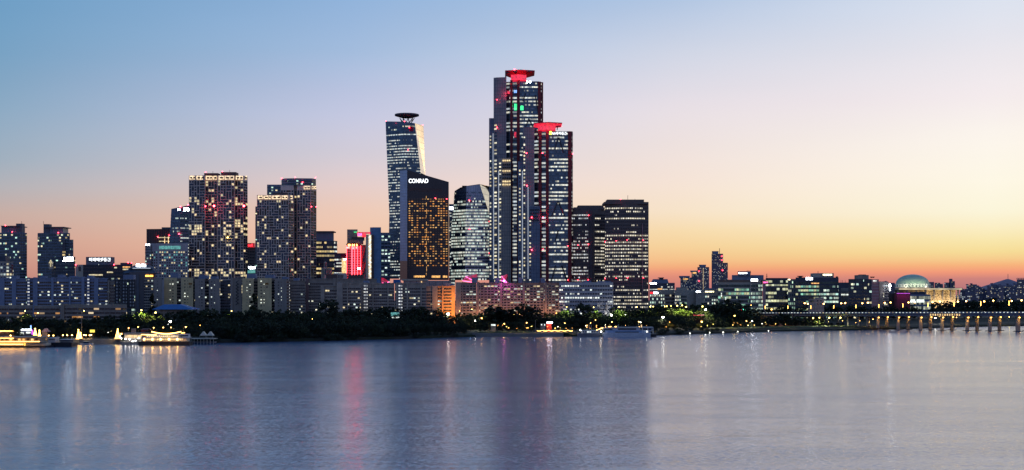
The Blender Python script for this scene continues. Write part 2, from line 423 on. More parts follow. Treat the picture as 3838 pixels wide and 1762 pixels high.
b_col = band_mat('stair_glazing', 2.4, .3, .95, .1, (1, 1, .95), (.9, .95, 1), 1.0, seed=3, cluster=0, mullcol=(.4, .4, .45))
b_tg = band_mat('teal_tower_glazing', 2.5, .14, .12, .7, (1, .82, .45), (.6, 1, .85), 1.3, (.05, .09, .12), seed=4, metal=.4, mullcol=(.05, .07, .09), cluster=.35)
b_off = band_mat('office_glazing', 2.6, .08, .40, .9, (.9, 1, .95), (1, .97, .8), .95, (.04, .06, .10), seed=5, metal=.4, cluster=.7, run=.6)
b_offw = band_mat('office_glazing_warm', 3.2, .1, .5, .8, (1, .72, .3), (1, .8, .4), .9, (.03, .04, .07), seed=6, cluster=.7, run=.6)
b_ifc = band_mat('ribbon_glazing', 1.7, .05, .45, .9, (.85, 1, .95), (1, .98, .82), .8, (.09, .15, .22), seed=7, metal=.6, cluster=1.0, vhi=.8, run=.6)
b_ifcd = band_mat('ribbon_glazing_sparse', 2.3, .06, .16, .9, (.75, 1, .9), (1, .9, .6), .8, (.08, .13, .19), seed=17, metal=.6, cluster=.5, run=.6)
b_hotel = band_mat('hotel_glazing', 3.4, .4, .5, .2, (1, .36, .06), (1, .58, .2), .95, (.13, .08, .06), seed=8, mullcol=(.07, .045, .035), cluster=.6, vlo=.1, vhi=.8, sub=2.5)
b_prc = band_mat('tower_glazing', 2.1, .05, .5, .9, (1, .96, .74), (.95, 1, .9), .95, (.11, .18, .25), seed=9, metal=.55, cluster=.9, vhi=.8, run=.6)
b_prcn = band_mat('tower_corner_glazing', 5, .06, .6, .8, (1, .98, .8), (.85, .95, 1), .8, (.03, .05, .07), seed=10, metal=.4, cluster=.3, run=.6)
b_strip = band_mat('strip_glazing', 60, .0, .7, .2, (1, .97, .75), (1, .85, .5), 1.3, seed=11, cluster=0, sub=.1)
b_lg = band_mat('twin_glazing', 2.05, .36, .6, .9, (1, .95, .8), (1, .88, .62), 1.15, (.02, .02, .03), seed=12, mullcol=(.085, .075, .085), cluster=.9, metal=.1, vlo=.1, vhi=.85, run=.6)
b_lgd = band_mat('twin_glazing_dim', 2.05, .36, .46, .8, (1, .95, .85), (.9, .95, 1), .9, (.02, .02, .03), seed=13, mullcol=(.085, .075, .085), cluster=.8, metal=.1, vlo=.1, vhi=.85, run=.6)
b_low = band_mat('lowrise_glazing', 2.4, .3, .3, 1.0, (.9, 1, .95), (1, 1, .9), 1.5, (.02, .03, .05), seed=14, mullcol=(.3, .3, .34), cluster=1.3, run=.6)
b_grn = band_mat('green_office_glazing', 3.0, .1, .4, .9, (.45, 1, .72), (1, 1, .55), .7, (.02, .055, .06), seed=15, metal=.3, cluster=.8, run=.6)
b_grnw = band_mat('office_glazing_bright', 3.6, .1, .62, .7, (.6, 1, .85), (.85, 1, .8), 1.0, (.02, .06, .06), seed=16, cluster=.6, run=.6)
b_yel = band_mat('yellow_office_glazing', 3.4, .1, .62, .7, (1, 1, .55), (.9, 1, .7), .95, (.02, .05, .05), seed=18, cluster=.7, run=.6)
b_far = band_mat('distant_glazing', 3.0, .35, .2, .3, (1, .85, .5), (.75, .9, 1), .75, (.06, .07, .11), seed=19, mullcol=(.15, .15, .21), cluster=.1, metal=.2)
b_deck = band_mat('deck_opening', 4.4, .06, .16, .5, (1, .45, .12), (1, .8, .5), .9, (.025, .02, .025), seed=20, mullcol=(.2, .2, .24), cluster=.3, metal=0, sub=3.0)
def B(name, label, cat, D, cx, z0=8.0, group=None): return T(name, label, cat, D, cx, z0, group)
def building(label, D, front, top, wall, band, sh=3.3, bf=.55, depth=25, cat='building', name='office_building', **kw):
    group = kw.pop('group', None); z0 = kw.pop('z0', 8.0)
    b = B(name, label, cat, D, (front[0][0] + front[-1][0]) / 2, z0, group)
    b.vol('wall', front, top, wall, band, sh, bf, depth, **kw); b.front = front
    return b
def win_grid(b, p0, p1, z0, z1, nx, nz, wf, hf, chooser, cap=100, off=.22, part='window'):
    """separate window panes on a vertical rectangle (p0, p1 = (px, dd)); the first cap panes are parts, the rest one stuff mesh"""
    D = b.D; A = Vector((X(p0[0], D + p0[1]), D + p0[1], 0)); E = Vector((X(p1[0], D + p1[1]), D + p1[1], 0))
    ax = (E - A); L = ax.length; ax.normalize(); n = Vector((ax.y, -ax.x, 0)); cw, ch = L / nx, (z1 - z0) / nz
    w, h = cw * wf, ch * hf; rot = math.atan2(ax.y, ax.x)
    cache = {}; rest = b.mb(); rm = []; cnt = 0
    for j in reversed(range(nz)):
        for i in range(nx):
            mat = chooser(i, j)
            if mat is None: continue
            c = A + ax * ((i + .5) * cw) + n * off; zc = z0 + (j + .5) * ch
            if cnt < cap:
                if mat.name not in cache:
                    q = MB(); q.box(-w / 2, w / 2, 0, .12, -h / 2, h / 2); cache[mat.name] = q.mesh(part, mat)
                o = bpy.data.objects.new(part, cache[mat.name]); COL.objects.link(o); o.parent = b.root
                o.location = Vector((c.x, c.y, zc)) - b.o; o.rotation_euler = (0, 0, rot)
            else:
                if mat not in rm: rm.append(mat)
                a0 = c - ax * w / 2; a1 = c + ax * w / 2
                rest.poly([(a0.x, a0.y, zc - h / 2), (a1.x, a1.y, zc - h / 2), (a1.x, a1.y, zc + h / 2), (a0.x, a0.y, zc + h / 2)], mi=rm.index(mat))
            cnt += 1
    if rm: tag(rest.build(part, rm, b.root), kind='stuff')
    return cnt
def mondrian(b, front, z0, z1, ux, uz, lit, cap=100, seed=1, fr=.95, warmrows=()):
    """irregular pattern of tall and wide panes between pale frames"""
    rr = random.Random(seed); D = b.D; panes = []
    for (p0, p1) in zip(front, front[1:]):
        A = Vector((X(p0[0], D + p0[1]), D + p0[1], 0)); E = Vector((X(p1[0], D + p1[1]), D + p1[1], 0))
        ax = E - A; L = ax.length
        if abs(p1[0] - p0[0]) < 6: continue
        ax.normalize(); n = Vector((ax.y, -ax.x, 0))
        nx = max(1, round(abs(p1[0] - p0[0]) * D / F / ux)); cu = L / nx; nz = int((z1 - z0) / uz); cz = (z1 - z0) / nz
        used = [[False] * nz for _ in range(nx)]
        for j in range(nz):
            for i in range(nx):
                if used[i][j]: continue
                k = rr.random(); w = h = 1
                row = any(abs(j / nz - q) < .025 for q in warmrows) and i < nx * .75
                on = rr.random() < (0.55 if row else lit)
                if not on:
                    if k < .42: w = rr.choice((2, 2, 3))
                    elif k < .72: h = rr.choice((2, 2, 3))
                w = min(w, nx - i); h = min(h, nz - j)
                while w > 1 and any(used[i + q][j] for q in range(w)): w -= 1
                for q in range(w):
                    for g in range(h): used[i + q][j + g] = True
                a = A + ax * (i * cu + (fr * .5)) + n * .2; e = A + ax * ((i + w) * cu - fr * .5) + n * .2
                zl = z0 + j * cz + fr * .5; zh = z0 + (j + h) * cz - fr * .5
                mat = rr.choice((M['win_yellow'], M['win_warm'], M['win_yellow'])) if on else rr.choice((glass_dark, glass_blue, glass_blue, glass_brown, glass_dark))
                panes.append((w * h, a, e, zl, zh, mat))
    panes.sort(key=lambda q: -q[0]); rest = b.mb(); rm = []
    for k, (_, a, e, zl, zh, mat) in enumerate(panes):
        P = [(a.x, a.y, zl), (e.x, e.y, zl), (e.x, e.y, zh), (a.x, a.y, zh)]
        if k < cap:
            q = b.mb(); q.poly(P); q.build('window', mat, b.root)
        else:
            if mat not in rm: rm.append(mat)
            rest.poly(P, mi=rm.index(mat))
    if rm: tag(rest.build('window', rm, b.root), kind='stuff')
def roofrail(b, px0, px1, py, dd=0):
    return b.lines('rooftop_railing', [((px0, py - 2, dd), (px1, py - 2, dd))] + [((px0 + (px1 - px0) * k / 6, py, dd), (px0 + (px1 - px0) * k / 6, py - 2, dd)) for k in range(7)], .12, DT)
def antennas(b, L):
    for (px, py0, py1) in L: b.lines('antenna', [((px, py1, 8), (px, py0, 8))], .22, DT)

# ---------------------------------------------------------------- far left glass towers
b = building('dark teal glass tower with flat disc roof at the far left edge', 1500, [(-14, 4), (27, 0), (74, 0), (101, 6)], 872, gridb, b_tg, 3.4, .6, 28, name='glass_tower', cat='tower')
b.box('penthouse', 5, 72, 849, 872, 4, 22, gridb); b.box('disc_roof', 3, 72, 846, 849, 1, 26, conc_d); b.box('roof_fin', 60, 82, 838, 872, 3, 12, conc_d); antennas(b, [(81, 829, 838)]); b.beacon(20, 845, 0); b.beacon(46, 869, -1)
b = building('dark teal glass tower with flat disc roof and lower right shoulder', 1500, [(141, 3), (163, 0), (247, 0), (262, 4)], 873, gridb, [b_tg, b_tg, b_tg], 3.4, .6, 28, name='glass_tower', cat='tower')
b.vol('wing', [(247, 2), (275, 4)], 898, gridb, b_tg, 3.4, .6, 20, parent=b.root)
b.box('penthouse', 166, 236, 850, 873, 4, 22, gridb); b.box('disc_roof', 163, 240, 850, 853, 1, 26, conc_d); b.box('roof_fin', 163, 184, 840, 873, 3, 12, conc_d); antennas(b, [(163, 829, 840)]); b.beacon(218, 872, -1)
b.vol('lit_bay', [(234, -1.5), (245, -1.5)], 900, conc_d, M['win_amber'] and b_offw, 3.4, .7, 4, parent=b.root, bot=962)
b = building('pale low office with dark windows and red vertical lettering at the far left', 1300, [(-12, 0), (50, 0)], 980, apt_w, band_mat('pale_office_glazing', 3.2, .3, .35, .9, CW, CY, 1.2, seed=31, mullcol=(.4, .4, .46)), 3.6, .6, 18)
b.box('penthouse', -12, 20, 960, 980, 3, 15, navy); b.boxes('lettering', [(43, 48, 992 + 10 * k, 999 + 10 * k, -.5, 0) for k in range(4)], wall_mat('dull_red', (.3, .03, .03)))
b = building('dark office with dark glass and a two-line white rooftop sign', 1340, [(193, 4), (208, 0), (282, 0)], 963, navy, b_tg, 3.7, .4, 22)
b.sign(234, 275, 964, 979, M['white_sign'], n=5)
m = b.mb()
for (a, c_, p) in ((183, 197, 975),):
    P = [b.pt(a, 1010, -3), b.pt(c_, 1010, -3), b.pt(c_, 985, -3), b.pt(190, 973, -3), b.pt(a, 985, -3)]
    m.poly(P); m.poly([p_ + Vector((0, 6, 0)) for p_ in reversed(P)])
    for i in range(5): m.poly([P[i], P[(i + 1) % 5], P[(i + 1) % 5] + Vector((0, 6, 0)), P[i] + Vector((0, 6, 0))])
b.put(m, 'gabled_bay', cream); b.lines('gable_light', [((184, 987, -4), (190, 975, -4)), ((190, 975, -4), (196, 987, -4)), ((190, 980, -4), (190, 1000, -4))], .35, M['win_yellow'])
b = building('long dark office block under a boxed rooftop sign of white letters', 1320, [(283, 6), (310, 0), (460, 0)], 992, wall_mat('dark_stone', (.055, .055, .075)), [None, b_off and band_mat('dark_office_glazing', 3, .1, .05, 1, CY, CG, 1.3, (.02, .025, .04), seed=33, cluster=.25)], 3.9, .4, 26)
b.box('stair_bay', 283, 311, 992, 1050, -.6, 5, cream); b.box('window', 294, 303, 999, 1016, -1, 0, glass_dark)
b.box('sign_box', 322, 416, 963, 992, 2, 14, wall_mat('grey_louvres', (.24, .25, .3), grid=(1.2, 40, .3), gridcol=(.12, .12, .15)))
b.sign(334, 414, 966, 980, M['letter_sign'], '미래에셋증권', dd=1.2); b.beacon(284, 993); b.beacon(427, 992); b.beacon(370, 992, r=.3, mat=M['win_white'])
b.box('lit_sign', 401, 423, 1018, 1023, -.6, 0, M['win_yellow']); b.box('lit_window_row', 341, 384, 1028, 1033, -.6, 0, M['win_yellow'])
b = building('small round-cornered rooftop lounge building with two warm lit storeys', 1420, [(451, 4), (456, 0), (490, 0), (496, 5)], 985, navy, None, depth=14)
b.boxes('window_band', [(456, 488, 999, 1003, -.4, 0)], M['win_amber']); b.boxes('window_band', [(456, 486, 1007, 1012, -.4, 0)], M['win_yellow']); b.beacon(480, 984); b.beacon(493, 986)
# octagonal domed hall with sign
b = building('dark building with a broad hipped dome roof and white sign on top', 1290, [(466, 8), (486, 0), (560, 0), (583, 8)], 1020, wall_mat('domed_wall', (.15, .13, .14)), None, depth=24)
m = b.mb()
for prof in [[(460, 1020), (497, 997)], [(497, 997), (506, 990)]]:
    pass
def frust(b, part, a0, a1, y0, c0, c1, y1, mat, dep=24, dd=0):
    m = b.mb(); D = b.D
    lo = [(X(a0, D), D + dd), (X(a1, D), D + dd), (X(a1, D), D + dd + dep), (X(a0, D), D + dd + dep)]
    g = dep * .25
    hi = [(X(c0, D), D + dd + g), (X(c1, D), D + dd + g), (X(c1, D), D + dd + dep - g), (X(c0, D), D + dd + dep - g)]
    m.prism(lo, Z(y0, D), Z(y1, D), 0, hi)
    return b.put(m, part, mat)
frust(b, 'dome_roof', 460, 584, 1024, 478, 566, 1006, navy); frust(b, 'dome_crown', 480, 564, 1006, 494, 548, 994, conc_d, 18, 3); b.box('roof_rim', 497, 562, 1004, 1007, 0, 2, M['cool_strip'])
b.sign(510, 547, 990, 1000, M['white_sign'], n=5, dd=1); b.boxes('window', [(545, 559, 1031, 1037, -.4, 0), (561, 573, 1031, 1037, -.4, 0)], M['orange_sign'])
b.vol('wing', [(540, -1), (576, -1)], 1046, conc, b_apt, 2.9, .5, 6, parent=b.root); b.boxes('pier', [(480, 486, 1028, 1160, -1.2, 0), (512, 520, 1028, 1160, -1.2, 0)], conc_d)
# ---------------------------------------------------------------- far left riverside apartments
def slab(label, D, x0, x1, top, wall, band=b_apt, sh=2.8, stairs=(), piers=(), caps=(), ends=(), name='apartment_block', depth=12, group=None, dd=0, z0=8, bf=.5, capmat=None, dds=(0, 0), extra=()):
    b = building(label, D, [(x0, dds[0]), (x1, dds[1])], top, wall, band, sh, bf, depth, cat='apartment block', name=name, group=group, mt=1.6, z0=z0)
    for (a, c_) in piers: b.box('stair_tower', a, c_, top - 3, None, -1.2 + min(dds), 1, wall)
    for (a, c_, mt) in ends: b.box('end_wall', a, c_, top - 2, None, -1.0 + min(dds), 2, mt)
    for (a, c_) in stairs:
        b.vol('stair_bay', [(a, -1.8 + min(dds)), (c_, -1.8 + min(dds))], top - 3, wall, b_col, sh, .42, 3, parent=b.root)
    for (a, c_, y) in caps: b.box('lift_house', a, c_, y, top, 1, 8, capmat or conc_b)
    ru = random.Random(int(x0) + 5)
    for _ in range(max(2, int((x1 - x0) / 18))):
        q = ru.uniform(x0 + 2, x1 - 6); b.box('roof_unit', q, q + ru.uniform(1.5, 5), top - ru.uniform(1.5, 5), top, 2, 5, ru.choice((conc_d, conc_b, wall)))
    b.box('parapet', x0 - 1, x1 + 1, top - 1.2, top + 1.5, -.5 + min(dds), 1, wall)
    return b
slab('blue-grey apartment slab with navy stair towers, leftmost on the riverbank', 1120, -14, 98, 1045, apt_bl, piers=[(-14, 16), (44, 60)], caps=[(42, 62, 1034)])
slab('blue-grey apartment slab with lit stair windows, second from the left', 1120, 100, 212, 1043, apt_bl, stairs=[(70 + 32, 80 + 32)], piers=[(92 + 32, 108 + 32), (192, 200)], caps=[(150, 168, 1035)])
slab('blue-grey apartment slab with a pale penthouse above its centre', 1120, 214, 322, 1040, apt_bl, piers=[(305, 316), (258, 264)], caps=[(196 + 20, 216 + 20, 1030), (260, 280, 1034)])
slab('blue-grey apartment slab beside the dark narrow end block', 1120, 324, 402, 1044, apt_bl, stairs=[(326, 336)], piers=[(352, 368)], caps=[(326, 345, 1032)])
slab('grey narrow apartment block with small balconies below the dome roof', 1110, 404, 430, 1054, conc, piers=[(404, 409)])
b = slab('tall-ribbed apartment block with white columns left of the domed hall', 1105, 430, 506, 1048, conc_d, b_tg, 2.9, caps=[(462, 500, 1030)], bf=.7)
b.boxes('rib', [(430, 447, 1048, 1152, -1.6, 0), (455, 475, 1048, 1152, -1.6, 0), (481, 502, 1048, 1152, -1.6, 0)], wall_mat('rib_wall', (.32, .33, .34), grid=(2.6, 2.9, 1.3), gridcol=(.03, .03, .04)))
# parking deck
for (lab, a, c_, y, n) in (('grey parking deck cut by the left picture edge', -14, 31, 1146, 2), ('grey parking deck with orange car lamps inside, second along the bank', 33, 122, 1144, 3), ('grey parking deck with red tail lamps between two pale stairwells', 128, 224, 1146, 3)):
    b = building(lab, 1020, [(a, 0), (c_, 0)], y, conc, b_deck, 3.2, .5, 26, name='parking_deck', cat='parking deck', mt=.2)
b = building('long pale three-storey parking deck with continuous white parapets', 1010, [(230, 0), (476, 0)], 1142, conc, b_deck, 3.3, .5, 26, name='parking_deck', cat='parking deck', mt=.2)
b.box('stairwell', 226, 240, 1140, None, -1, 8, conc); b.lines('railing', [((240, 1140, 0), (476, 1140, 0))], .15, conc)

# ---------------------------------------------------------------- offices left of the residential towers
b = building('brown-clad tower crown with vertical stripes behind the white office', 1560, [(549, 4), (600, 0), (640, 0)], 858, wall_mat('striped_brown', (.15, .09, .085), grid=(2.4, 300, .7), gridcol=(.06, .035, .035)), None, depth=25)
b.box('roof_house', 606, 640, 852, 859, 3, 12, conc_d); b.boxes('light_column', [(616, 618, 886, 912, -.4, 0), (630, 632, 886, 912, -.4, 0)], M['gold_soft']); b.boxes('window_band', [(592, 640, 889, 892, -.3, 0), (596, 640, 903, 906, -.3, 0)], M['win_yellow'])
b.beacon(591, 888); b.beacon(634, 882)
# leaning glass tower
b = B('leaning_glass_tower', 'grey glass tower with leaning left edge and two white signs near its top', 'tower', 1520, 675)
m, fs = b.solid('wall', [[(642, 783, 8), (676, 776, 0), (676, 1050, 0), (628, 1050, 8)], [(676, 776, 0), (713, 768, 5), (713, 1050, 5), (676, 1050, 0)], [(642, 783, 8), (676, 776, 0), (713, 768, 5), (713, 770, 35), (642, 785, 35)], [(642, 785, 35), (628, 1050, 35), (628, 1050, 8), (642, 783, 8)]], gridb)
b.put(m, 'wall', gridb); b.storeys([(fs[0], 0, 0), (fs[1], 1, 30)], [b_ifcd, b_ifc], 8, Z(795, 1520), 4.0, .5)
b.sign(666, 675, 782, 789, M['white_sign'], n=2, dd=-1); b.sign(687, 709, 780, 791, M['white_sign'], n=3, dd=0)
for q in ((676, 775), (705, 768), (671, 877)): b.beacon(*q, dd=-2, r=.8)
# white punched office
b = building('white stone office with rows of square windows and dark top window', 1420, [(544, 8), (592, 0), (705, 0)], 912, wall_mat('white_stone', (.5, .45, .46)), None, depth=26)
z0, z1 = Z(1050, 1420), Z(940, 1420)
rr = random.Random(4)
def ch(i, j): return M['win_yellow'] if rr.random() < (.3 if j > 8 else .13) else (M['teal_pane'] if rr.random() < (.35 if j > 7 else .06) else glass_dark)
emit('teal_pane', (.25, .9, .8), .35, vary=.8)
win_grid(b, (596, 0), (703, 0), z0, z1, 12, 11, .55, .5, ch, cap=84); win_grid(b, (568, 4), (591, 0), z0, z1, 3, 11, .5, .5, ch, cap=16)
b.vol('side_wing', [(544, 6), (566, 2)], 916, gridp, b_tg, 3.4, .5, 10, parent=b.root)
b.box('top_window', 597, 676, 922, 934, -.5, 0, M['teal_pane']); b.sign(546, 562, 914, 920, M['white_sign'], n=3, dd=3)
# ---------------------------------------------------------------- patterned residential towers
D = 1430
b = B('residential_tower', 'tallest residential tower with random window pattern, lit crown and red beacons', 'tower', D, 818)
fr = [(708, 4), (768, 0), (770, 10), (814, 10), (816, 0), (878, 2), (881, 9), (912, 5), (928, 14)]
b.vol('wall', fr, 657, frame_w, None, depth=28); zt = Z(675, D)
mondrian(b, fr, 6, zt, 3.05, 3.15, .13, seed=5, warmrows=(.28, .33, .62, .665, .83, .2))
def crown(b, segs, y0, y1):
    for (a, c_, d_) in segs:
        b.boxes('crown_light', [(a, c_, y0, y1, d_ - .5, d_)], M['gold_soft'])
        n = max(1, round((c_ - a) / 14)); w = (c_ - a) / n
        b.boxes('crown_frame', [(a + i * w + w * .28, a + (i + 1) * w - w * .1, y0 + 4.5, y1 - 3.5, d_ - .9, d_ - .4) for i in range(n)], glass_brown)
emit('gold_soft', (1, .74, .45), 1.15, vary=.6)
crown(b, [(710, 732, 3), (736, 766, 1), (772, 796, 9), (799, 812, 9), (819, 838, -.5), (842, 876, 1), (884, 910, 5), (914, 926, 9)], 659, 673)
b.box('roof_house', 765, 817, 649, 657, 6, 18, brown); b.box('roof_house', 828, 884, 645, 657, 6, 20, brown); antennas(b, [(861, 637, 645), (798, 642, 649)])
for q in ((771, 645, 2), (833, 643, 2), (770, 773, -2, .8), (802, 772, -7, 1.1, M['strong_beacon']), (914, 772, -5, 1.1, M['strong_beacon'])): b.beacon(*q)
b.beacon(853, 890, -2, .7, M['bulb_yellow'])
b = B('residential_tower', 'shorter residential tower with random window pattern and square lit crown', 'tower', D, 1030)
fr = [(963, 0), (1081, 0), (1099, 9)]
b.vol('wall', fr, 731, frame_w, None, depth=26); mondrian(b, fr, 6, Z(750, D), 2.75, 3.0, .12, seed=9)
crown(b, [(966, 984, -.5), (988, 1004, -.5), (1007, 1016, -.5), (1020, 1052, -.5), (1056, 1078, -.5), (1083, 1096, 4)], 733, 746)
b.vol('side_strip', [(957, 3), (963, 3)], 774, conc_d, b_tg, 3, .5, 12, parent=b.root); b.box('roof_house', 1024, 1076, 722, 731, 5, 14, brown)
b = B('residential_tower', 'middle residential tower with random window pattern under a curved glass penthouse', 'tower', 1460, 1125)
fr = [(1052, 0), (1101, 0), (1103, 6), (1112, 6), (1114, 0), (1164, 0), (1186, 12)]
b.vol('wall', fr, 695, frame_w, None, depth=26); mondrian(b, fr, 6, Z(712, 1460), 2.9, 3.05, .1, seed=12)
crown(b, [(1138, 1162, -.5), (1168, 1176, 3), (1178, 1185, 8)], 697, 709)
b.vol('penthouse', [(1055, 8), (1070, 1), (1110, -1), (1170, 1), (1184, 9)], 668, gridb, b_tg, 3.4, .5, 18, bot=695, parent=b.root)
b.vol('glass_wing', [(1001, 8), (1054, 8)], 692, gridb, b_tg, 3.4, .5, 18, parent=b.root)
for q in ((1056, 669), (1106, 664), (1182, 666), (1134, 683), (1167, 775), (1185, 775)): b.beacon(q[0], q[1], -2)
b = building('slim grey office between the residential towers with a red rooftop sign', 1520, [(926, 0), (962, 0)], 926, conc_d, band_mat('slim_office_glazing', 3, .2, .12, .5, CY, CW, 1, seed=36, mullcol=(.12, .12, .14)), 3.6, .45, 20)
b.box('sign_box', 927, 953, 911, 928, -2, 4, M['red_panel']); b.sign(930, 947, 914, 924, M['red_sign'], 'nefi', dd=-3); b.sign(930, 957, 999, 1008, M['white_sign'], n=4, dd=-1); b.box('lit_floor', 928, 958, 1012, 1024, -.5, 0, M['teal_pane'])

# ---------------------------------------------------------------- middle row of apartment ends
def tower_end(label, D, x0, x1, top, mat, cols, dark=None, sideR=None, seed=0, z0=8, group=None):
    b = B('apartment_block', label, 'apartment block', D, (x0 + x1) / 2, z0, group)
    b.vol('end_wall', [(x0, 0), (x1, 0)], top, mat, None, depth=30); rr = random.Random(seed + x0)
    n = 9; ztop = Z(top + 6, D); zb = Z(1152, D)
    for (cx_, w) in cols:
        win_grid(b, (cx_ - w, 0), (cx_ + w, 0), zb, ztop, 1, n, .9, .3 if w > 2 else .2, lambda i, j: (M['win_white'] if rr.random() < .22 else glass_dark))
    if dark: b.vol('side_wall', [(dark[0], 6), (dark[1], 8)], top + 3, greyend, b_apt, 2.9, .5, 26, parent=b.root)
    return b
tower_end('narrow grey-blue apartment end wall left of the first beige one', 1180, 577, 608, 1042, greyend, [(590, 1.5)], seed=2)
for (lab, a, c_, top, mt, cols, dk, cap) in (
    ('beige apartment end wall with two window columns, leftmost beige one', 615, 663, 1041, beige, [(638, 1.4), (648, 2.6)], (663, 678), (638, 668, 1024)),
    ('beige apartment end wall with painted emblem, second beige one from the left', 679, 724, 1041, beige, [(693, 2.6), (704, 1.4)], (724, 730), None),
    ('grey-brown apartment end wall with bright column, right of the two left beige ones', 730, 768, 1045, greyend, [(747, 1.3), (757, 2.4)], (768, 783), (744, 776, 1031)),
    ('grey-brown apartment end wall in the middle of the end-wall row', 783, 824, 1045, greyend, [(793, 2.4), (804, 1.3)], None, (788, 812, 1036)),
    ('beige apartment end wall left of the dark spire-shaped tree', 908, 951, 1043, beige, [(926, 1.4), (937, 2.6)], (951, 966), (924, 956, 1026)),
    ('beige apartment end wall with painted emblem, rightmost beige one', 966, 1018, 1042, beige, [(979, 2.6), (990, 1.4)], (1018, 1028), (994, 1026, 1030)),
    ('grey-brown apartment end wall at the right end of the end-wall row', 1030, 1075, 1046, greyend, [(1044, 2.4), (1055, 1.3)], (1075, 1084), (1058, 1078, 1038))):
    b = tower_end(lab, 1190, a, c_, top, mt, cols, dk)
    if cap: b.box('lift_house', cap[0], cap[1], cap[2], top, 3, 12, conc_b)
    if 'emblem' in lab:
        e = 713 if a == 679 else 1000
        b.boxes('painted_number_panel', [(e - 6, e - .6, 1060, 1067, -.25, 0), (e + .6, e + 6, 1060, 1067, -.25, 0)], wall_mat('ochre_paint', (.3, .14, .03)))
        m = b.mb()
        for k in range(14):
            a0, a1 = 2 * math.pi * k / 14, 2 * math.pi * (k + 1) / 14; c0 = b.pt(e, 1075, -.25)
            f_ = lambda r, q: c0 + Vector((math.cos(q) * r, 0, math.sin(q) * r * 1.1))
            m.poly([f_(.55, a0), f_(1.0, a0), f_(1.0, a1), f_(.55, a1)])
        b.put(m, 'painted_emblem', glass_dark)
slab('grey apartment slab with dark balcony strips between the end walls', 1200, 826, 862, 1054, conc_d, b_apt, 2.9)
b = slab('brown apartment block with a zigzag outside stair', 1195, 864, 906, 1044, greyend, None, piers=[(864, 872)])
b.lines('zigzag_stair', [((884 if k % 2 else 894, 1052 + 6 * k, -2), (894 if k % 2 else 884, 1058 + 6 * k, -2)) for k in range(15)], .35, DT)
slab('long grey apartment slab with continuous balconies right of the end walls', 1200, 1084, 1144, 1053, conc, b_apt, 2.9, stairs=[(1080, 1086)], caps=[(1100, 1120, 1042)])
slab('long grey apartment slab behind the dark round tree, red brick pier at its left', 1215, 1146, 1412, 1046, conc, b_apt, 2.8, ends=[(1145, 1157, wall_mat('dusty_red_wall', (.24, .15, .15)))], caps=[(1222, 1262, 1028), (1306, 1362, 1030)], capmat=brown, piers=[(1248, 1258)])
slab('white apartment slab with blue top storey over the dark round tree', 1120, 1204, 1262, 1072, apt_w, b_apt, 2.9, piers=[(1202, 1216)])
slab('white apartment slab with tall blank left wall and dark balconies', 1115, 1262, 1352, 1062, apt_w, b_apt, 2.8, ends=[(1262, 1284, apt_w)], piers=[(1300, 1304)])
slab('white apartment slab with double column of lit stair windows, left one', 1125, 1352, 1478, 1062, apt_w, b_apt, 2.8, stairs=[(1362, 1378)], piers=[(1352, 1361), (1396, 1400), (1452, 1456)], caps=[(1362, 1382, 1052)])
b = slab('white apartment slab with double column of lit stair windows beside blue pavilion roof', 1125, 1480, 1596, 1062, apt_w, b_apt, 2.8, stairs=[(1492, 1508)], piers=[(1484, 1491), (1524, 1530), (1576, 1580)], caps=[(1474, 1500, 1048)], capmat=roofblue)
slab('small white apartment slab with narrow strip windows left of the orange-lit one', 1130, 1598, 1640, 1074, apt_w, b_apt, 2.8, ends=[(1620, 1640, apt_w)])
b = slab('apartment block lit bright orange by lamps at its foot', 1130, 1641, 1706, 1073, wall_mat('orange_lit_wall', (.5, .3, .18)), b_apt, 2.8, piers=[(1656, 1662), (1692, 1706)], caps=[(1668, 1700, 1062)])  # orange lamplight is tinted into the wall colour
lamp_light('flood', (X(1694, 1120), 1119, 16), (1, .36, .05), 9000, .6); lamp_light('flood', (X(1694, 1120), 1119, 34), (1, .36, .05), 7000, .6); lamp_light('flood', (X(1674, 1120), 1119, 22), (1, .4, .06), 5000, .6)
b = building('white hall with ribbed concrete front behind the white apartment slabs', 1260, [(1512, 0), (1690, 0)], 1052, wall_mat('rib_hall', (.42, .33, .33), grid=(6.5, 50, .7), gridcol=(.2, .16, .16)), None, depth=24)
b.box('roof_slab', 1506, 1600, 1046, 1052, -1, 20, cream); b.box('light_bar', 1578, 1581, 1054, 1066, -1, 0, M['cream_light']); b.beacon(1702, 1062, -2, .7, M['win_white'])
# warm-lit long apartments
names = [('warm-lit apartment slab with blank white left wall, first of the pinkish row', 1708, 1786), ('warm-lit pinkish apartment slab below the left red roof sail', 1788, 1872), ('warm-lit pinkish apartment slab below the magenta lamp', 1874, 1958), ('warm-lit pinkish apartment slab left of the orange stair tower', 1960, 2040), ('warm-lit apartment slab beside the low white office', 2042, 2096)]
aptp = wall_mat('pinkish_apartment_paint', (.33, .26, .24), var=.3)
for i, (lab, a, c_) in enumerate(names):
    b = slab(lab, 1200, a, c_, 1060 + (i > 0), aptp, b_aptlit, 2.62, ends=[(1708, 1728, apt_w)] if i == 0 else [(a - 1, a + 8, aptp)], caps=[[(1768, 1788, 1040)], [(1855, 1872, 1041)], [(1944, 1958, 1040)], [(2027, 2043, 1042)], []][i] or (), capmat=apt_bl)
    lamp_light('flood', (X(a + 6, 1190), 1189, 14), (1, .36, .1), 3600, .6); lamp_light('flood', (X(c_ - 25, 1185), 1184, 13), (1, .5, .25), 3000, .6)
b = building('long low white office with five dark window rows, some brightly lit', 1190, [(2096, 6), (2122, 0), (2298, 0)], 1058, wall_mat('white_panel', (.44, .45, .5)), [b_low, b_low], 3.75, .42, 20)
b.boxes('roof_house', [(2190, 2215, 1052, 1058, 3, 9), (2240, 2290, 1054, 1058, 3, 9)], conc_b)
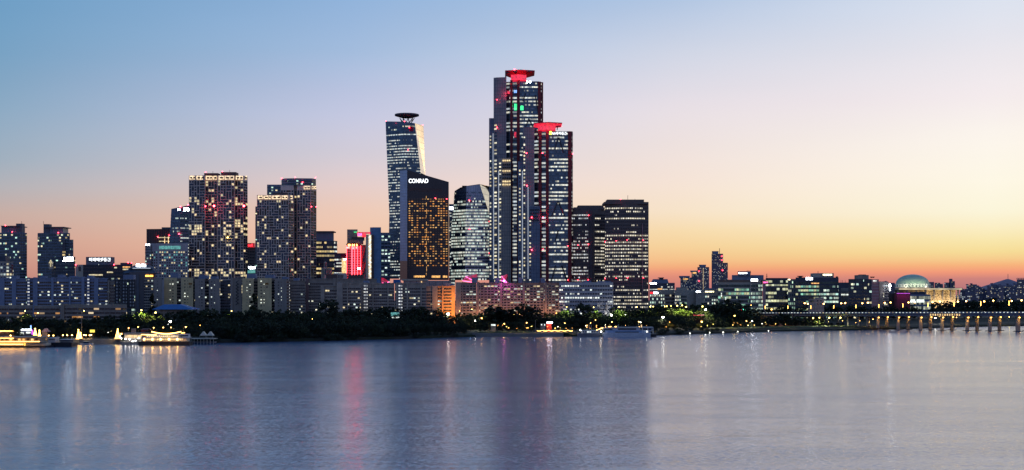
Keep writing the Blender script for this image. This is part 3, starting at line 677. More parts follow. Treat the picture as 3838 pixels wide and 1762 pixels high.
b.boxes('column', [(2130 + 28 * k, 2133 + 28 * k, 1141, 1160, -2, -1) for k in range(6)], conc)

# ---------------------------------------------------------------- red-lit tower group
b = building('navy office with overhanging roof slab and amber lit storeys', 1500, [(1186, 0), (1252, 0), (1264, 4)], 903, navy, [b_offw, b_off], 5.2, .5, 24)
b.box('plant_house', 1186, 1244, 870, 903, 4, 20, conc_b); b.box('roof_slab', 1184, 1250, 866, 870, 1, 22, conc_d)
b = building('purple-dark office with white lit corner sign left of the red tower', 1480, [(1253, 0), (1298, 0)], 949, wall_mat('plum_cladding', (.1, .05, .1)), b_off, 4, .5, 20)
b.box('lit_bay', 1281, 1297, 968, 1036, -2, 0, M['cream_light']); b.sign(1287, 1297, 969, 975, M['white_sign'], n=3, dd=-3); b.box('red_reflection_panel', 1278, 1296, 949, 964, -.4, 0, wall_mat('crimson_reflection', (.3, .01, .05)))  # red reflection from the neighbouring tower put into the panel colour
b = building('cream classical building with arched tower window', 1440, [(1204, 0), (1244, 0)], 1004, cream, None, depth=16)
b.vol('arch_tower', [(1214, -3), (1225, -3)], 984, cream, None, depth=6, parent=b.root)
m = b.mb(); m.lathe(b.pt(1219.5, 986, -3), [(1.9, 0), (1.2, 1.2), (0, 1.8)], 10); b.put(m, 'arch_top', cream)
b.boxes('window', [(1217, 1222, 990, 1001, -3.5, -3), (1217, 1222, 1008, 1030, -3.5, -3)], glass_blue); b.boxes('column', [(1205 + 4.2 * k, 1207 + 4.2 * k, 1008, 1044, -1.2, 0) for k in range(3)] + [(1227 + 4 * k, 1229 + 4 * k, 1008, 1044, -1.2, 0) for k in range(4)], cream)
b = building('white colonnade terrace in front of the red-lit tower', 1400, [(1250, 0), (1300, 0)], 1024, wall_mat('colonnade_stone', (.6, .52, .48)), None, depth=10)
b.boxes('opening', [(1253 + 5 * k, 1255.5 + 5 * k, 1030, 1043, -.4, 0) for k in range(7)], glass_brown)
b = B('red_lit_tower', 'glass tower with glowing red vertical tubes and red rooftop', 'tower', 1420, 1365)
b.vol('wall', [(1298, 8), (1304, 4), (1318, 0), (1354, 0)], 912, wall_mat('red_glass_skin', (.1, .01, .015), rough=.3), None, depth=20)
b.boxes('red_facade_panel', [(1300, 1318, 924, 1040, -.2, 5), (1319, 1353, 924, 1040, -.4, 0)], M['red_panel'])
for k, (px, dd_) in enumerate(((1299, 6), (1308, 1), (1319, -1.2), (1329, -1.2), (1340, -1.2), (1351.5, -1.2))):
    b.boxes('red_light_tube', [(px - (.9 if k in (1, 2) else .5), px + (.9 if k in (1, 2) else .5), 920, 1042, dd_ - .6, dd_)], M['red_neon'])
for px in (1306, 1311, 1321, 1328, 1337): b.boxes('crown_lamp', [(px - 1.5, px + 1.5, 915, 922, -1.6, -1)], M['gold_strip'])
b.boxes('floor_edge', [(1300, 1353, 936 + 9 * k, 939 + 9 * k, -.9, -.4) for k in range(12)], glass_brown)
b.boxes('crown_window', [(1300, 1309, 925, 931, -.8, 3), (1322, 1325, 925, 934, -.9, 0), (1334, 1337, 925, 932, -.9, 0)], M['win_white'])
b.vol('left_core', [(1301, 8), (1340, 8)], 860, conc, None, depth=10, parent=b.root); b.boxes('green_lamp', [(1327 + 4 * k, 1329 + 4 * k, 869, 871, 6, 7) for k in range(3)], M['green_light'])
b.vol('stepped_roof', [(1311, 2), (1362, -1)], 898, conc_d, None, depth=14, bot=914, parent=b.root); b.vol('stepped_roof', [(1318, 4), (1366, 2)], 888, brown, None, depth=12, bot=900, parent=b.root)
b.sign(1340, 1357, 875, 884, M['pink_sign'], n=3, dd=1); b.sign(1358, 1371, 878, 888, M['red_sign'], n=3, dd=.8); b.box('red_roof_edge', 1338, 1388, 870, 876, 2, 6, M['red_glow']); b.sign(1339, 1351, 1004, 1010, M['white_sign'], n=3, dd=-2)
b.vol('braced_bay', [(1354, 1), (1372, 1)], 918, conc_d, None, depth=12, parent=b.root); b.lines('brace', [((1356, 985, 0), (1370, 920, 0)), ((1356, 985, 0), (1370, 985, 0)), ((1356, 1040, 0), (1370, 985, 0)), ((1356, 922, 0), (1370, 922, 0))], .5, redpaint)
b.vol('white_fin', [(1371, -2), (1397, -2)], 880, wall_mat('pale_fin', (.45, .44, .4)), None, depth=14, parent=b.root); b.box('light_column', 1382, 1391, 881, 1044, -2.6, -2, M['gold_soft'])
b.lines('light_lattice', [((1382 if k % 2 else 1391, 882 + k * 8.5, -3), (1391 if k % 2 else 1382, 890.5 + k * 8.5, -3)) for k in range(19)], .35, M['win_white'])
b.box('dark_fin', 1391, 1400, 880, 1050, -2.4, 0, glass_brown)
b.vol('blue_slab_wing', [(1387, 3), (1399, 0), (1428, 0)], 852, blueslab, None, depth=20, parent=b.root)
b = building('teal glass office squeezed between the blue slab and the leaning glass tower', 1500, [(1427, 2), (1462, 2)], 872, gridb, band_mat('teal_stair_glazing', 4, .35, .4, .2, CW, CG, 1.3, (.03, .06, .09), seed=40, mullcol=(.05, .07, .1), cluster=.2), 4.2, .5, 20)

# ---------------------------------------------------------------- tall glass towers in the centre
b = B('tapered_glass_tower', 'tall dark glass tower with dish helipad and gold reflecting side face', 'tower', 1700, 1520)
L = b.pf([(1445, 455), (1514, 456), (1514, 1045), (1455, 1045), (1459, 802)], (1445, 14), (1514, 0))
C = b.pf([(1514, 456), (1555, 462), (1577, 648), (1598, 1045), (1514, 1045)], (1514, 0), (1577, 2))
Rr = [(1555, 462, 2), (1587, 471, 40), (1594, 656, 40), (1577, 648, 2)]
top = [(1445, 455, 14), (1514, 456, 0), (1555, 462, 2), (1587, 471, 40), (1500, 462, 50)]
m, fs = b.solid('wall', [L, C, top, [(1445, 455, 14), (1459, 802, 12), (1455, 1045, 12), (1470, 1045, 50), (1500, 462, 50)], [(1587, 471, 40), (1500, 462, 50), (1470, 1045, 50), (1608, 1045, 40)]], gridb)
b.put(m, 'wall', glw)
m = b.mb(); m.poly([b.pt(*p) for p in Rr]); b.put(m, 'reflecting_face', mirror)
zt = Z(520, 1700); sts = b.storeys([(fs[0], 0, 0), (fs[1], 1, 26)], [b_ifc, b_ifc], 8, Z(500, 1700), 3.85, .52)
b.storeys([(fs[0], 0, 0), (fs[1], 0, 26)], [b_ifcd], Z(500, 1700), Z(462, 1700), 3.85, .5)
c0 = b.pt(1525, 443, 16); m = b.mb(); r_ = 46 * 1700 / F
m.lathe(c0, [(r_ * .5, .6), (r_, 3.2), (r_, 5.0), (0, 5.2)], 28); b.put(m, 'helipad_dish', conc_d)
b.lines('helipad_truss', [((1525 + 28 * math.cos(k * .7), 443, 16 + 10 * math.sin(k * .7)), (1525 + 18 * math.cos(k * .7 + .35), 460, 16 + 6 * math.sin(k * .7 + .35))) for k in range(9)] + [((1525 + 28 * math.cos(k * .7 + .7), 443, 16 + 10 * math.sin(k * .7 + .7)), (1525 + 18 * math.cos(k * .7 + .35), 460, 16 + 6 * math.sin(k * .7 + .35))) for k in range(9)], .55, DT)
for q in ((1446, 454), (1516, 455), (1584, 469), (1529, 561), (1534, 478)): b.beacon(*q)
b.boxes('red_lamp_panel', [(1534, 1549, 474, 492, -.5, 1)], wall_mat('red_lit_panel', (.5, .01, .05)))
b = B('hotel_tower', 'dark glass hotel tower with sloped top and white lettering over amber windows', 'tower', 1600, 1590)
Lf = [(1499, 640, 20), (1526, 637, 0), (1526, 978, 0), (1499, 978, 20)]; Ff = [(1526, 637, 0), (1682, 682, 0), (1682, 1050, 0), (1526, 1050, 0)]
m, fs = b.solid('wall', [Ff, [(1499, 978, 20), (1526, 978, 0), (1526, 1050, 0), (1499, 1050, 20)], [(1499, 640, 20), (1526, 637, 0), (1682, 682, 0), (1682, 683, 40), (1505, 640, 60)], [(1682, 682, 0), (1682, 683, 40), (1682, 1050, 40), (1682, 1050, 0)], [(1682, 683, 40), (1505, 640, 60), (1505, 1050, 60), (1682, 1050, 40)]], navytile)
b.put(m, 'wall', navytile); m = b.mb(); m.poly([b.pt(*p) for p in Lf], [(0, Z(640, 1600)), (11, Z(637, 1600)), (11, Z(978, 1600)), (0, Z(978, 1600))]); b.put(m, 'blue_side_face', bluegl)
mid = [b.pt(1528, 745, 0), b.pt(1681, 745, 0), b.pt(1681, 1000, 0), b.pt(1528, 1000, 0)]
b.storeys([(mid, 0, 0)], [b_hotel], Z(1000, 1600), Z(742, 1600), 3.05, .6)
b.boxes('lit_lobby_band', [(1551, 1592, 1033, 1040, -.5, 0), (1618, 1650, 1033, 1041, -.5, 0), (1660, 1676, 1033, 1041, -.5, 0)], M['win_amber'])
b.boxes('upper_panel_band', [(1530, 1560, 702, 716, -.3, 0), (1563, 1612, 704, 718, -.3, 0), (1615, 1655, 706, 718, -.3, 0)], brown)
b.boxes('light_seam', [(1597 + (k % 3) * .6, 1598.2 + (k % 3) * .6, 735 + 24 * k, 735 + 24 * k + (9 + 5 * (k % 3)), -.4, 0) for k in range(13)], M['win_amber']); b.sign(1532, 1605, 670, 686, M['letter_sign'], 'CONRAD', dd=-.8, panel=navytile)
b.beacon(1632, 743); b.beacon(1674, 746)
b = building('thin glass office with white sign seen through the gap beside the hotel tower', 1720, [(1683, 0), (1706, 0)], 765, gridb, b_ifc, 4, .6, 20)
b.sign(1684, 1699, 776, 786, M['white_sign'], n=3)
b = B('tapered_glass_tower', 'shorter brightly lit glass tower with sloped crown and gold corner face', 'tower', 1620, 1760)
Lf = b.pf([(1704, 716), (1725, 703), (1748, 697), (1742, 1050), (1690, 1050), (1692, 860)], (1700, 16), (1748, 0)); Mf = b.pf([(1748, 697), (1798, 690), (1834, 802), (1838, 1050), (1742, 1050)], (1745, 0), (1834, 2)); Rf = [(1798, 690, 0), (1836, 699, 40), (1834, 802, 2)]
m, fs = b.solid('wall', [Lf, Mf, [(1704, 716, 16), (1725, 703, 2), (1748, 697, 0), (1798, 690, 0), (1836, 699, 30), (1720, 712, 50)], [(1704, 716, 16), (1692, 860, 16), (1690, 1050, 16), (1700, 1050, 50), (1720, 712, 50)], [(1836, 699, 30), (1720, 712, 50), (1700, 1050, 50), (1840, 1050, 30)]], gridb)
b.put(m, 'wall', wall_mat('pale_glass_spandrel', (.3, .37, .5), rough=.18, metal=.65, grid=(3.0, 60, .3), gridcol=(.1, .12, .17))); m = b.mb(); m.poly([b.pt(*p) for p in Rf]); b.put(m, 'reflecting_face', mirror)
b_bright = band_mat('bright_ribbon_glazing', 1.8, .05, .62, .7, (.8, 1, .9), (1, 1, .85), .85, (.05, .07, .12), seed=21, metal=.4, cluster=.5, run=.6)
b.storeys([(fs[0], 0, 0), (fs[1], 0, 26)], [b_bright], 8, Z(750, 1620), 3.9, .62); b.storeys([(fs[0], 0, 0), (fs[1], 0, 26)], [band_mat('crown_glazing', 1.9, .05, .3, .8, (1, .95, .7), (.8, 1, .95), .7, (.18, .24, .33), seed=51, metal=.65, cluster=.5, run=.5)], Z(750, 1620), Z(708, 1620), 3.9, .5)
b.box('roof_fin', 1732, 1750, 696, 704, 3, 5, DT)
for q in ((1759, 751), (1834, 830), (1834, 948), (1760, 858)): b.beacon(q[0], q[1], -2, .6)

# ---------------------------------------------------------------- the two tallest towers with red columns
b = B('red_column_tower', 'tallest tower with dark red corner columns and red floodlit helipad', 'tower', 1550, 1940)
core = [(1897, 5), (1913, 2), (1921, 2), (1938, 2), (1947, 0), (2017, 0), (2025, 3), (2035, 10)]
b.vol('wall', core, 305, glw, [b_prcn, None, b_prcn, None, b_prc, None, b_prcn], 4.45, .55, 40)
emit('blue_white', (.6, .75, 1), 2)
for (a, c_, y, d_) in ((1912, 1922, 300, 1), (1937, 1948, 300, -1.5), (2016, 2028, 306, -1), (2029, 2036, 308, 7)):
    b.box('red_column', a, c_, y, None if c_ != 2036 else 560, d_ - 1, d_ + 6, redpaint)
b.vol('grey_wing', [(1850, 5), (1853, 4), (1862, 2.5), (1898, 0)], 289, gridp, [None, b_strip, None], 4.4, .5, 34, parent=b.root, mt=55)
b.vol('rear_wing', [(1833, 9), (1835.5, 8), (1841, 8), (1851, 8)], 443, gridb, [None, b_strip, None], 4.4, .5, 26, parent=b.root, mt=20)
b.vol('front_wing', [(1867, -6), (1871, -7), (1878, -8), (1915, -9)], 592, wall_mat('warm_grid_panel', (.42, .38, .34), rough=.5, grid=(2.9, 4.4, .34), gridcol=(.1, .1, .13)), [None, b_strip, None], 4.4, .45, 10, parent=b.root, mt=4)
b.lines('light_strip', [((1850, 660, 3), (1850, 1045, 3)), ((1869, 640, -8), (1869, 1045, -8)), ((1848, 500, 3), (1848, 660, 3))], .42, M['cool_strip'])
def dots(b, xs, ys, dd, lit):
    k = 0
    for y in ys:
        for x in xs:
            q = b.mb(); q.lathe(b.pt(x, y, dd), [(.95, -.9), (1.05, 0), (.95, .9), (0, .95)], 8); b.put(q, 'round_window', lit(x, y)); k += 1
dots(b, (1886, 1894, 1902, 1910), (602, 617, 629, 641, 654, 668, 680, 692), -9.3, lambda x, y: M['win_warm'] if y in (602, 641, 680, 692) else glass_dark)
b.boxes('green_window', [(x, x + 2.4, y0, y1, -.2 if x > 1940 else 1.4, 2) for x, y0, y1 in ((1920, 378, 388), (1920, 392, 400), (1928, 389, 413), (1932, 389, 413), (1936, 389, 413), (1951, 397, 413), (1955, 395, 413), (1959, 397, 413))], M['green_light'])
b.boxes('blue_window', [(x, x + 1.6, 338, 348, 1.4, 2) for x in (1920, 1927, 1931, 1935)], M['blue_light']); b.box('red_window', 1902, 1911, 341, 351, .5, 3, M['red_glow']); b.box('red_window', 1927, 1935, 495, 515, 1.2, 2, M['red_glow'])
b.sign(1973, 1991, 304, 311, M['white_sign'], '파크원'[:3] if False else None, n=3, dd=-1)
for q in [((1982, 445, -1), (1960, 500, -1)), ((1982, 445, -1), (2010, 500, -1)), ((2006, 355, -1), (2017, 420, -1)), ((1970, 350, -1), (1960, 380, -1))]: b.lines('brace', [q], .8, glass_dark)
def helipad(b, body, deck, y0, y1, yb, dd):
    m = b.mb(); D = b.D + dd
    def ring(a, c_, dep, y): return [(X(a, D), D - dep * .3), (X(a + (c_ - a) * .5, D), D - dep * .55), (X(c_, D), D - dep * .3), (X(c_, D), D + dep), (X(a, D), D + dep)]
    lo = ring(body[0] + 6, body[1] - 4, 16, 0); hi = ring(deck[0], deck[1], 24, 0)
    zl, zm, zh = Z(yb, D), Z(y1, D), Z(y0, D)
    m.prism(ring(body[0], body[1], 16, 0), zl, zm + .5); b.put(m, 'helipad_core', M['red_glow'])  # red floodlight on the helipad is put in as emission
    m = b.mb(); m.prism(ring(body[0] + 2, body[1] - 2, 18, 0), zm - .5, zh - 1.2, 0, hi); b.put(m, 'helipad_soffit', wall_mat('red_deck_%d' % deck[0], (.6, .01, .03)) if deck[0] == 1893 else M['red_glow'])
    m = b.mb(); m.prism(hi, zh - 1.2, zh); b.put(m, 'helipad_deck', wall_mat('deck_top_%d' % deck[0], (.4, .02, .08)))
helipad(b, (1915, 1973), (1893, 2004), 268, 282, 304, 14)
b.boxes('helipad_kiosk', [(1925, 1939, 263, 270, 2, 8), (1975, 1988, 265, 269, 2, 7)], brown); b.boxes('maintenance_crane', [(1893, 1898, 272, 306, 2, 4), (1893, 1910, 270, 273, 2, 4)], DT); b.beacon(1928, 261, 2, .8)
lamp_light('flood', (X(1944, 1540), 1538, Z(276, 1540)), (1, .02, .05), 9000, 1.0)
lamp_light('flood', (X(1896, 1540), 1545, Z(350, 1540)), (1, .03, .06), 1800, 1.0)
for q in ((1863, 374), (1863, 478)): b.beacon(*q)
b = B('red_column_tower', 'shorter red-columned tower with red floodlit roof deck and white lettering with a yellow emblem', 'tower', 1500, 2070)
core = [(2002, 6), (2019, 3), (2029, 3), (2047, 2), (2056, 0), (2130, 0), (2143, 3), (2147, 9)]
b.vol('wall', core, 492, glw, [b_prcn, None, b_prcn, None, b_prc, None, b_prcn], 4.4, .58, 40)
for (a, c_, y, d_) in ((2018, 2030, 491, 2), (2046, 2057, 491, -1.5), (2129, 2143, 492, -1)):
    b.box('red_column', a, c_, y, None, d_ - 1, d_ + 6, redpaint)
b.boxes('grey_corner', [(2143, 2147, 493, 1050, 5, 12)], conc)
b.vol('grey_wing', [(1959, 1), (1962.5, 0), (1968, 0), (2003, 0)], 477, gridp, [None, b_strip, None], 4.4, .5, 30, parent=b.root, mt=10)
b.vol('rear_wing', [(1941, 4), (1945.5, 3), (1951, 3), (1960, 3)], 605, gridb, [None, b_strip, None], 4.4, .5, 20, parent=b.root, mt=8)
b.vol('front_wing', [(1980, -8), (1984, -8), (1990, -8), (2024, -9)], 773, gridb, [None, b_strip, None], 4.4, .45, 10, parent=b.root, mt=8)
b.lines('light_strip', [((1958, 640, 1), (1958, 1045, 1)), ((1979, 700, -9), (1979, 1045, -9))], .42, M['cool_strip'])
dots(b, (1990, 1999, 2008, 2017), (786, 799, 812, 824), -9.3, lambda x, y: glass_dark)
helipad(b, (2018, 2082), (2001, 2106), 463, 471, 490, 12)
b.lines('maintenance_crane', [((2088, 487, 2), (2090, 474, 2)), ((2088, 474, 2), (2104, 473, 2)), ((2083, 473, 2), (2090, 475, 2))], .6, DT); b.beacon(2104, 473, 2, .35)
b.sign(2069, 2123, 494, 506, M['letter_sign'], 'NH투자증권', dd=-1)
q = b.mb(); q.lathe(b.pt(2063.5, 504, -1.2), [(.1, -.3), (1.3, .2), (1.5, 1.6), (.9, 2.8), (1.3, 3.8), (0, 3.9)], 10); b.put(q, 'emblem', emit('yellow_emblem', (1, .8, .05), 4))
for q in [((2091, 515, -1), (2080, 560, -1)), ((2095, 515, -1), (2112, 572, -1)), ((2091, 755, -1), (2068, 812, -1)), ((2093, 755, -1), (2117, 812, -1)), ((2092, 862, -1), (2082, 905, -1)), ((2083, 995, -1), (2065, 1060, -1)), ((2105, 995, -1), (2128, 1060, -1))]: b.lines('brace', [q], .9, glass_dark)
for q in ((1973, 574), (1975, 696), (1993, 815), (2035, 815), (2035, 936), (1993, 937), (2033, 574), (2147, 577)): b.beacon(q[0], q[1], -10, .7)
lamp_light('flood', (X(2050, 1490), 1486, Z(476, 1490)), (1, .02, .05), 6000, 1.0)
lamp_light('flood', (X(2035, 1490), 1488, Z(815, 1490)), (1, .02, .05), 2500, 1.0)
# ---------------------------------------------------------------- dark twin office towers
lgw = wall_mat('dark_granite', (.16, .13, .125))
b = building('left dark granite twin office tower with stepped shoulders', 1500, [(2128, 9), (2148, 4), (2204, 0), (2209, -1), (2222, -1), (2228, 0), (2268, 6)], 786, lgw, [b_lgd, b_lgd, None, None, None, b_lg], 3.95, .52, 40, name='twin_office_tower', cat='tower', mt=3)
b.boxes('roof_step', [(2166, 2262, 770, 777, 6, 30), (2150, 2266, 777, 786, 3, 34)], lgw); b.boxes('pilaster', [(2205 + 6 * k, 2207.5 + 6 * k, 786, 1055, -2, -1) for k in range(3)], wall_mat('pale_granite', (.2, .17, .19)))
for q in ((2128, 922), (2166, 919), (2205, 916), (2128, 1050), (2166, 1050), (2205, 1049), (2206, 807)): b.beacon(q[0], q[1], -3, .45)
b = building('right dark granite twin office tower, the tallest block at the end of the skyline', 1440, [(2267, 6), (2351, 0), (2431, 4)], 764, lgw, [b_lg, b_lg], 3.95, .52, 40, name='twin_office_tower', cat='tower', mt=3)
b.boxes('roof_step', [(2275, 2414, 748, 757, 6, 30), (2264, 2431, 757, 765, 1, 34)], lgw); antennas(b, [(2353, 732, 748), (2380, 745, 750)])
b.box('pale_corner_strip', 2407, 2409, 838, 1130, .8, 3, wall_mat('pink_strip', (.5, .28, .28)))
for q in ((2268, 906), (2310, 903), (2351, 900), (2411, 900), (2268, 1044), (2310, 1042), (2352, 1041), (2411, 1041), (2326, 747)): b.beacon(q[0], q[1], -3, .45)
# magenta and red sails on the shopping mall roof
emit('red_glow_sail', (1, .02, .1), .3, vary=.5)  # red lighting of the sails is given by glowing fabric
def sail(label, D, pts, lab=None):
    b = B('roof_sail', label, 'roof sail', D, pts[0][0], 8, None)
    m = b.mb(); P = [b.pt(p[0], p[1], 0 if i % 2 else 6) for i, p in enumerate(pts)]
    for i in range(1, len(P) - 1): m.poly([P[0], P[i], P[i + 1]])
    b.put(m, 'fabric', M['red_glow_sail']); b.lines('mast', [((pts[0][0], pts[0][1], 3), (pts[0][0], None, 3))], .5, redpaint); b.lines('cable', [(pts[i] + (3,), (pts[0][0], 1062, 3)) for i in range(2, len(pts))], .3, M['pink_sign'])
    return b
sail('red lit roof sail beside the foot of the blue slab', 1350, [(1428, 1040), (1440, 1043), (1459, 1057), (1443, 1064), (1429, 1062)])
sail('red lit pointed roof sail left of the pinkish apartments', 1350, [(1789, 1026), (1790, 1037), (1770, 1052), (1733, 1052), (1745, 1036)])
b = sail('pink lit pointed roof sail with a magenta lamp below it', 1350, [(1902, 1027), (1903, 1032), (1893, 1052), (1875, 1050), (1880, 1035)])
b = B('spotlight', 'magenta spotlight on the apartment roof below the pink sail', 'lamp', 1196, 1889, 40); m = b.mb(); m.ball(b.pt(1889, 1053, -3), .8); b.put(m, 'lamp_head', M['magenta_light']); b.lines('post', [((1889, 1055, -3), (1889, None, -3))], .15, DT)
lamp_light('glow', (X(1889, 1192), 1190, Z(1052, 1192)), (1, .08, .7), 6000, .5)
# ================================================================== RIGHT SIDE: distant towers, riverside offices, domed hall
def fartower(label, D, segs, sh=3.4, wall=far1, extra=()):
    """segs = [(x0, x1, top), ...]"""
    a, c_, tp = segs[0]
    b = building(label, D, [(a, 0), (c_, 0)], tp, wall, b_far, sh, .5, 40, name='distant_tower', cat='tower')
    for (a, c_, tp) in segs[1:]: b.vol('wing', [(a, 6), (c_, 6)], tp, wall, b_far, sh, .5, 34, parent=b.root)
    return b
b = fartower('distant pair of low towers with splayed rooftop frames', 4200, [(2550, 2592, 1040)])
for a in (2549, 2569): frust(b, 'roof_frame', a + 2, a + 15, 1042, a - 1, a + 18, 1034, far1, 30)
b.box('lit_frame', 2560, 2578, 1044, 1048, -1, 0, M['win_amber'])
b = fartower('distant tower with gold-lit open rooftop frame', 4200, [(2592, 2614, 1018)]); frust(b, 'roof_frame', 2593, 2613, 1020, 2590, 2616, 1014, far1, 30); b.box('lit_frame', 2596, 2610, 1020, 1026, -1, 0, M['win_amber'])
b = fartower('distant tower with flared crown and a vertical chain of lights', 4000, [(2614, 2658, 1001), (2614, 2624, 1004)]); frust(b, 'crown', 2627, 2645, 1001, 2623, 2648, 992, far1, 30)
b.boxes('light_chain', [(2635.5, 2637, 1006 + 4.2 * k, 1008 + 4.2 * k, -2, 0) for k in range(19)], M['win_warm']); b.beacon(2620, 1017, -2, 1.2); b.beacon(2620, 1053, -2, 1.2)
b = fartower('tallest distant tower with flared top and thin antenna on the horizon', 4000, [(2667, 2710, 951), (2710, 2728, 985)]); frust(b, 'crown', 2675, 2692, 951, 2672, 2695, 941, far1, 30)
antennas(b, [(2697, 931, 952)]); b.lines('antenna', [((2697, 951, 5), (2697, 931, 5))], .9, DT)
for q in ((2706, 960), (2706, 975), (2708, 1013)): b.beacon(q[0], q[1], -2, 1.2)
b = building('blue-grey sloped-roof office with small disc on top, right of the twin towers', 1900, [(2446, 0), (2506, 0)], 1060, far1, b_off, 4, .5, 30)
frust(b, 'sloped_roof', 2446, 2506, 1060, 2452, 2504, 1046, far1, 26); b.box('disc_roof', 2470, 2489, 1040, 1043, 4, 20, conc_d); b.box('roof_house', 2474, 2486, 1043, 1047, 6, 18, conc_d)
b = building('low office with a glowing white name sign beside the right twin tower', 1700, [(2434, 0), (2464, 0)], 1060, navy, b_off, 3.8, .55, 20); b.sign(2436, 2461, 1060, 1065, M['white_sign'], n=6)
b = building('small pink office stepping down right of the sloped-roof office', 1900, [(2503, 0), (2529, 0)], 1060, pinkw, b_off, 4, .5, 20)
b_rib = band_mat('tall_pier_glazing', 2.6, .45, .6, .5, (1, .95, .75), CG, 1.1, seed=41, mullcol=(.3, .28, .27), cluster=.3)
b = building('beige low office with vertical ribs and red and white sign on its parapet', 1500, [(2434, 0), (2490, 0), (2527, 0)], 1086, cream, [b_rib, b_apt], 4.2, .6, 24, mt=4)
b.sign(2438, 2448, 1095, 1101, M['red_sign'], n=2); b.sign(2449, 2467, 1095, 1101, M['white_sign'], n=4); b.box('orange_panel', 2464, 2482, 1081, 1087, 2, 3, M['win_amber'])
b = building('beige stone office with recessed dark glass corner', 1490, [(2528, 0), (2550, 0), (2574, 0), (2608, 3)], 1087, cream, [b_rib, b_grn, None], 4, .6, 22, mt=4); b.box('roof_house', 2538, 2572, 1077, 1087, 3, 14, cream)
b = building('beige stone office with white signs, left of the green glass office', 1480, [(2608, 2), (2640, 0), (2692, 0)], 1086, cream, [None, b_rib], 4, .55, 22, mt=6)
b.sign(2609, 2626, 1091, 1096, M['white_sign'], n=4); b.sign(2643, 2676, 1091, 1096, M['warm_sign'], n=8); frust(b, 'roof_vault', 2642, 2692, 1087, 2658, 2680, 1080, conc_d, 14, 4)
b = building('dark green glass office with white signs and rooftop antennas', 1450, [(2692, 0), (2812, 0), (2858, 0)], 1050, cream, [b_grn, b_grnw], 4.5, .66, 30, mt=3)
b.vol('upper_floor', [(2743, 6), (2862, 6)], 1031, conc_b, None, depth=20, bot=1052, parent=b.root); b.vol('plant_house', [(2765, 3), (2812, 3)], 1017, conc_b, None, depth=18, bot=1032, parent=b.root)
b.lines('antenna', [((x, 1030, 4), (x, 1013 + (x % 3), 4)) for x in (2798, 2802, 2806, 2810, 2813)] + [((2797, 1021, 4), (2815, 1021, 4))], .25, DT)
b.sign(2724, 2739, 1049, 1056, M['white_sign'], n=3); b.sign(2740, 2745, 1049, 1056, M['orange_sign'], n=1); b.sign(2815, 2840, 1046, 1054, M['white_sign'], n=5, dd=-2); b.sign(2769, 2800, 1022, 1026, M['white_sign'], n=9, dd=2)
b.boxes('column', [(2812, 2815, 1050, 1140, -1.5, 0), (2832, 2833, 1050, 1140, -1, 0), (2848, 2851, 1050, 1140, -1.5, 0)], cream); b.box('roof_band', 2692, 2858, 1049, 1056, -.8, 0, wall_mat('bronze_parapet', (.2, .14, .12)))
b.lines('light_streak', [((2704, 1112, -1), (2704, 1098, -1)), ((2720, 1128, -1), (2720, 1114, -1))], .5, M['win_white'])
b = building('slim pinkish stone wall block with small red sign', 1445, [(2859, -1), (2870, -1)], 1048, wall_mat('rose_stone', (.42, .28, .27)), None, depth=24); b.sign(2860, 2878, 1056, 1061, M['pink_sign'], n=5, dd=-2)
b.lines('antenna', [((2874, 1046, 3), (2874, 1026, 3)), ((2872, 1036, 3), (2876, 1036, 3))], .35, DT)
b = building('glass office with yellow-green lit lower floors', 1470, [(2870, 0), (2955, 0)], 1042, navy, b_yel, 4.6, .62, 28); b.vol('lower_block', [(2868, -4), (2953, -4)], 1072, conc_d, b_yel, 4.6, .66, 12, parent=b.root)
b = building('pale stair tower with green-lit narrow windows between two glass offices', 1460, [(2953, -2), (2983, -2)], 1046, apt_w, band_mat('narrow_green_glazing', 2.1, .5, .45, .3, (.6, 1, .7), (1, 1, .7), 1.2, seed=42, mullcol=(.38, .4, .4), cluster=.3), 5, .62, 20); b.sign(2953, 2962, 1046, 1050, M['warm_sign'], n=2, dd=-3)
b = building('large glass office with bright white-green floors and cream sign box on its roof', 1440, [(2982, 0), (3070, 0), (3143, 3)], 1040, navy, [b_grn, b_grnw], 4.4, .6, 34, mt=3)
b.box('sign_box', 3051, 3125, 1024, 1041, 3, 20, cream); b.sign(3084, 3119, 1027, 1033, M['warm_sign'], n=9, dd=2); b.sign(3021, 3046, 1040, 1049, M['white_sign'], n=4, dd=-1)
b.boxes('roof_plant', [(2992, 3011, 1034, 1037, 4, 10), (2996, 3006, 1037, 1041, 5, 9), (3136, 3141, 1036, 1041, 5, 9)], DT); b.box('orange_light_bar', 3041, 3070, 1060, 1064, -.5, 0, M['win_amber']); b.lines('antenna', [((3066, 1024, 6), (3066, 1016, 6))], .3, DT)
b = building('small white two-part house-like building in front of the large glass office', 1330, [(3030, 2), (3056, 0), (3089, 0)], 1120, apt_w, None, depth=12)
b.vol('upper_room', [(3054, 1), (3088, 1)], 1115, apt_w, None, depth=9, bot=1121, parent=b.root); b.boxes('window', [(3036 + 5 * k, 3038.5 + 5 * k, 1126, 1131, -.3, 1) for k in range(3)] + [(3063 + 12 * k, 3067 + 12 * k, 1125, 1130, -.3, 0) for k in range(2)] + [(3063 + 12 * k, 3067 + 12 * k, 1137, 1142, -.3, 0) for k in range(2)], glass_dark)
b = building('black flat building behind the beige ribbed one', 1600, [(3143, 0), (3182, 0)], 1059, navy, None, depth=20); antennas(b, [(3152, 1050, 1059), (3158, 1050, 1059), (3168, 1051, 1059)])
b = building('narrow beige building with one row of lit slit windows', 1480, [(3151, 0), (3180, 0)], 1080, cream, None, depth=16); b.boxes('slit_window', [(3154 + 3.3 * k, 3156 + 3.3 * k, 1102, 1107, -.4, 0) for k in range(8)], M['win_white']); b.boxes('rib', [(3156.2 + 3.3 * k, 3157 + 3.3 * k, 1090, 1130, -.5, 0) for k in range(7)], cream)
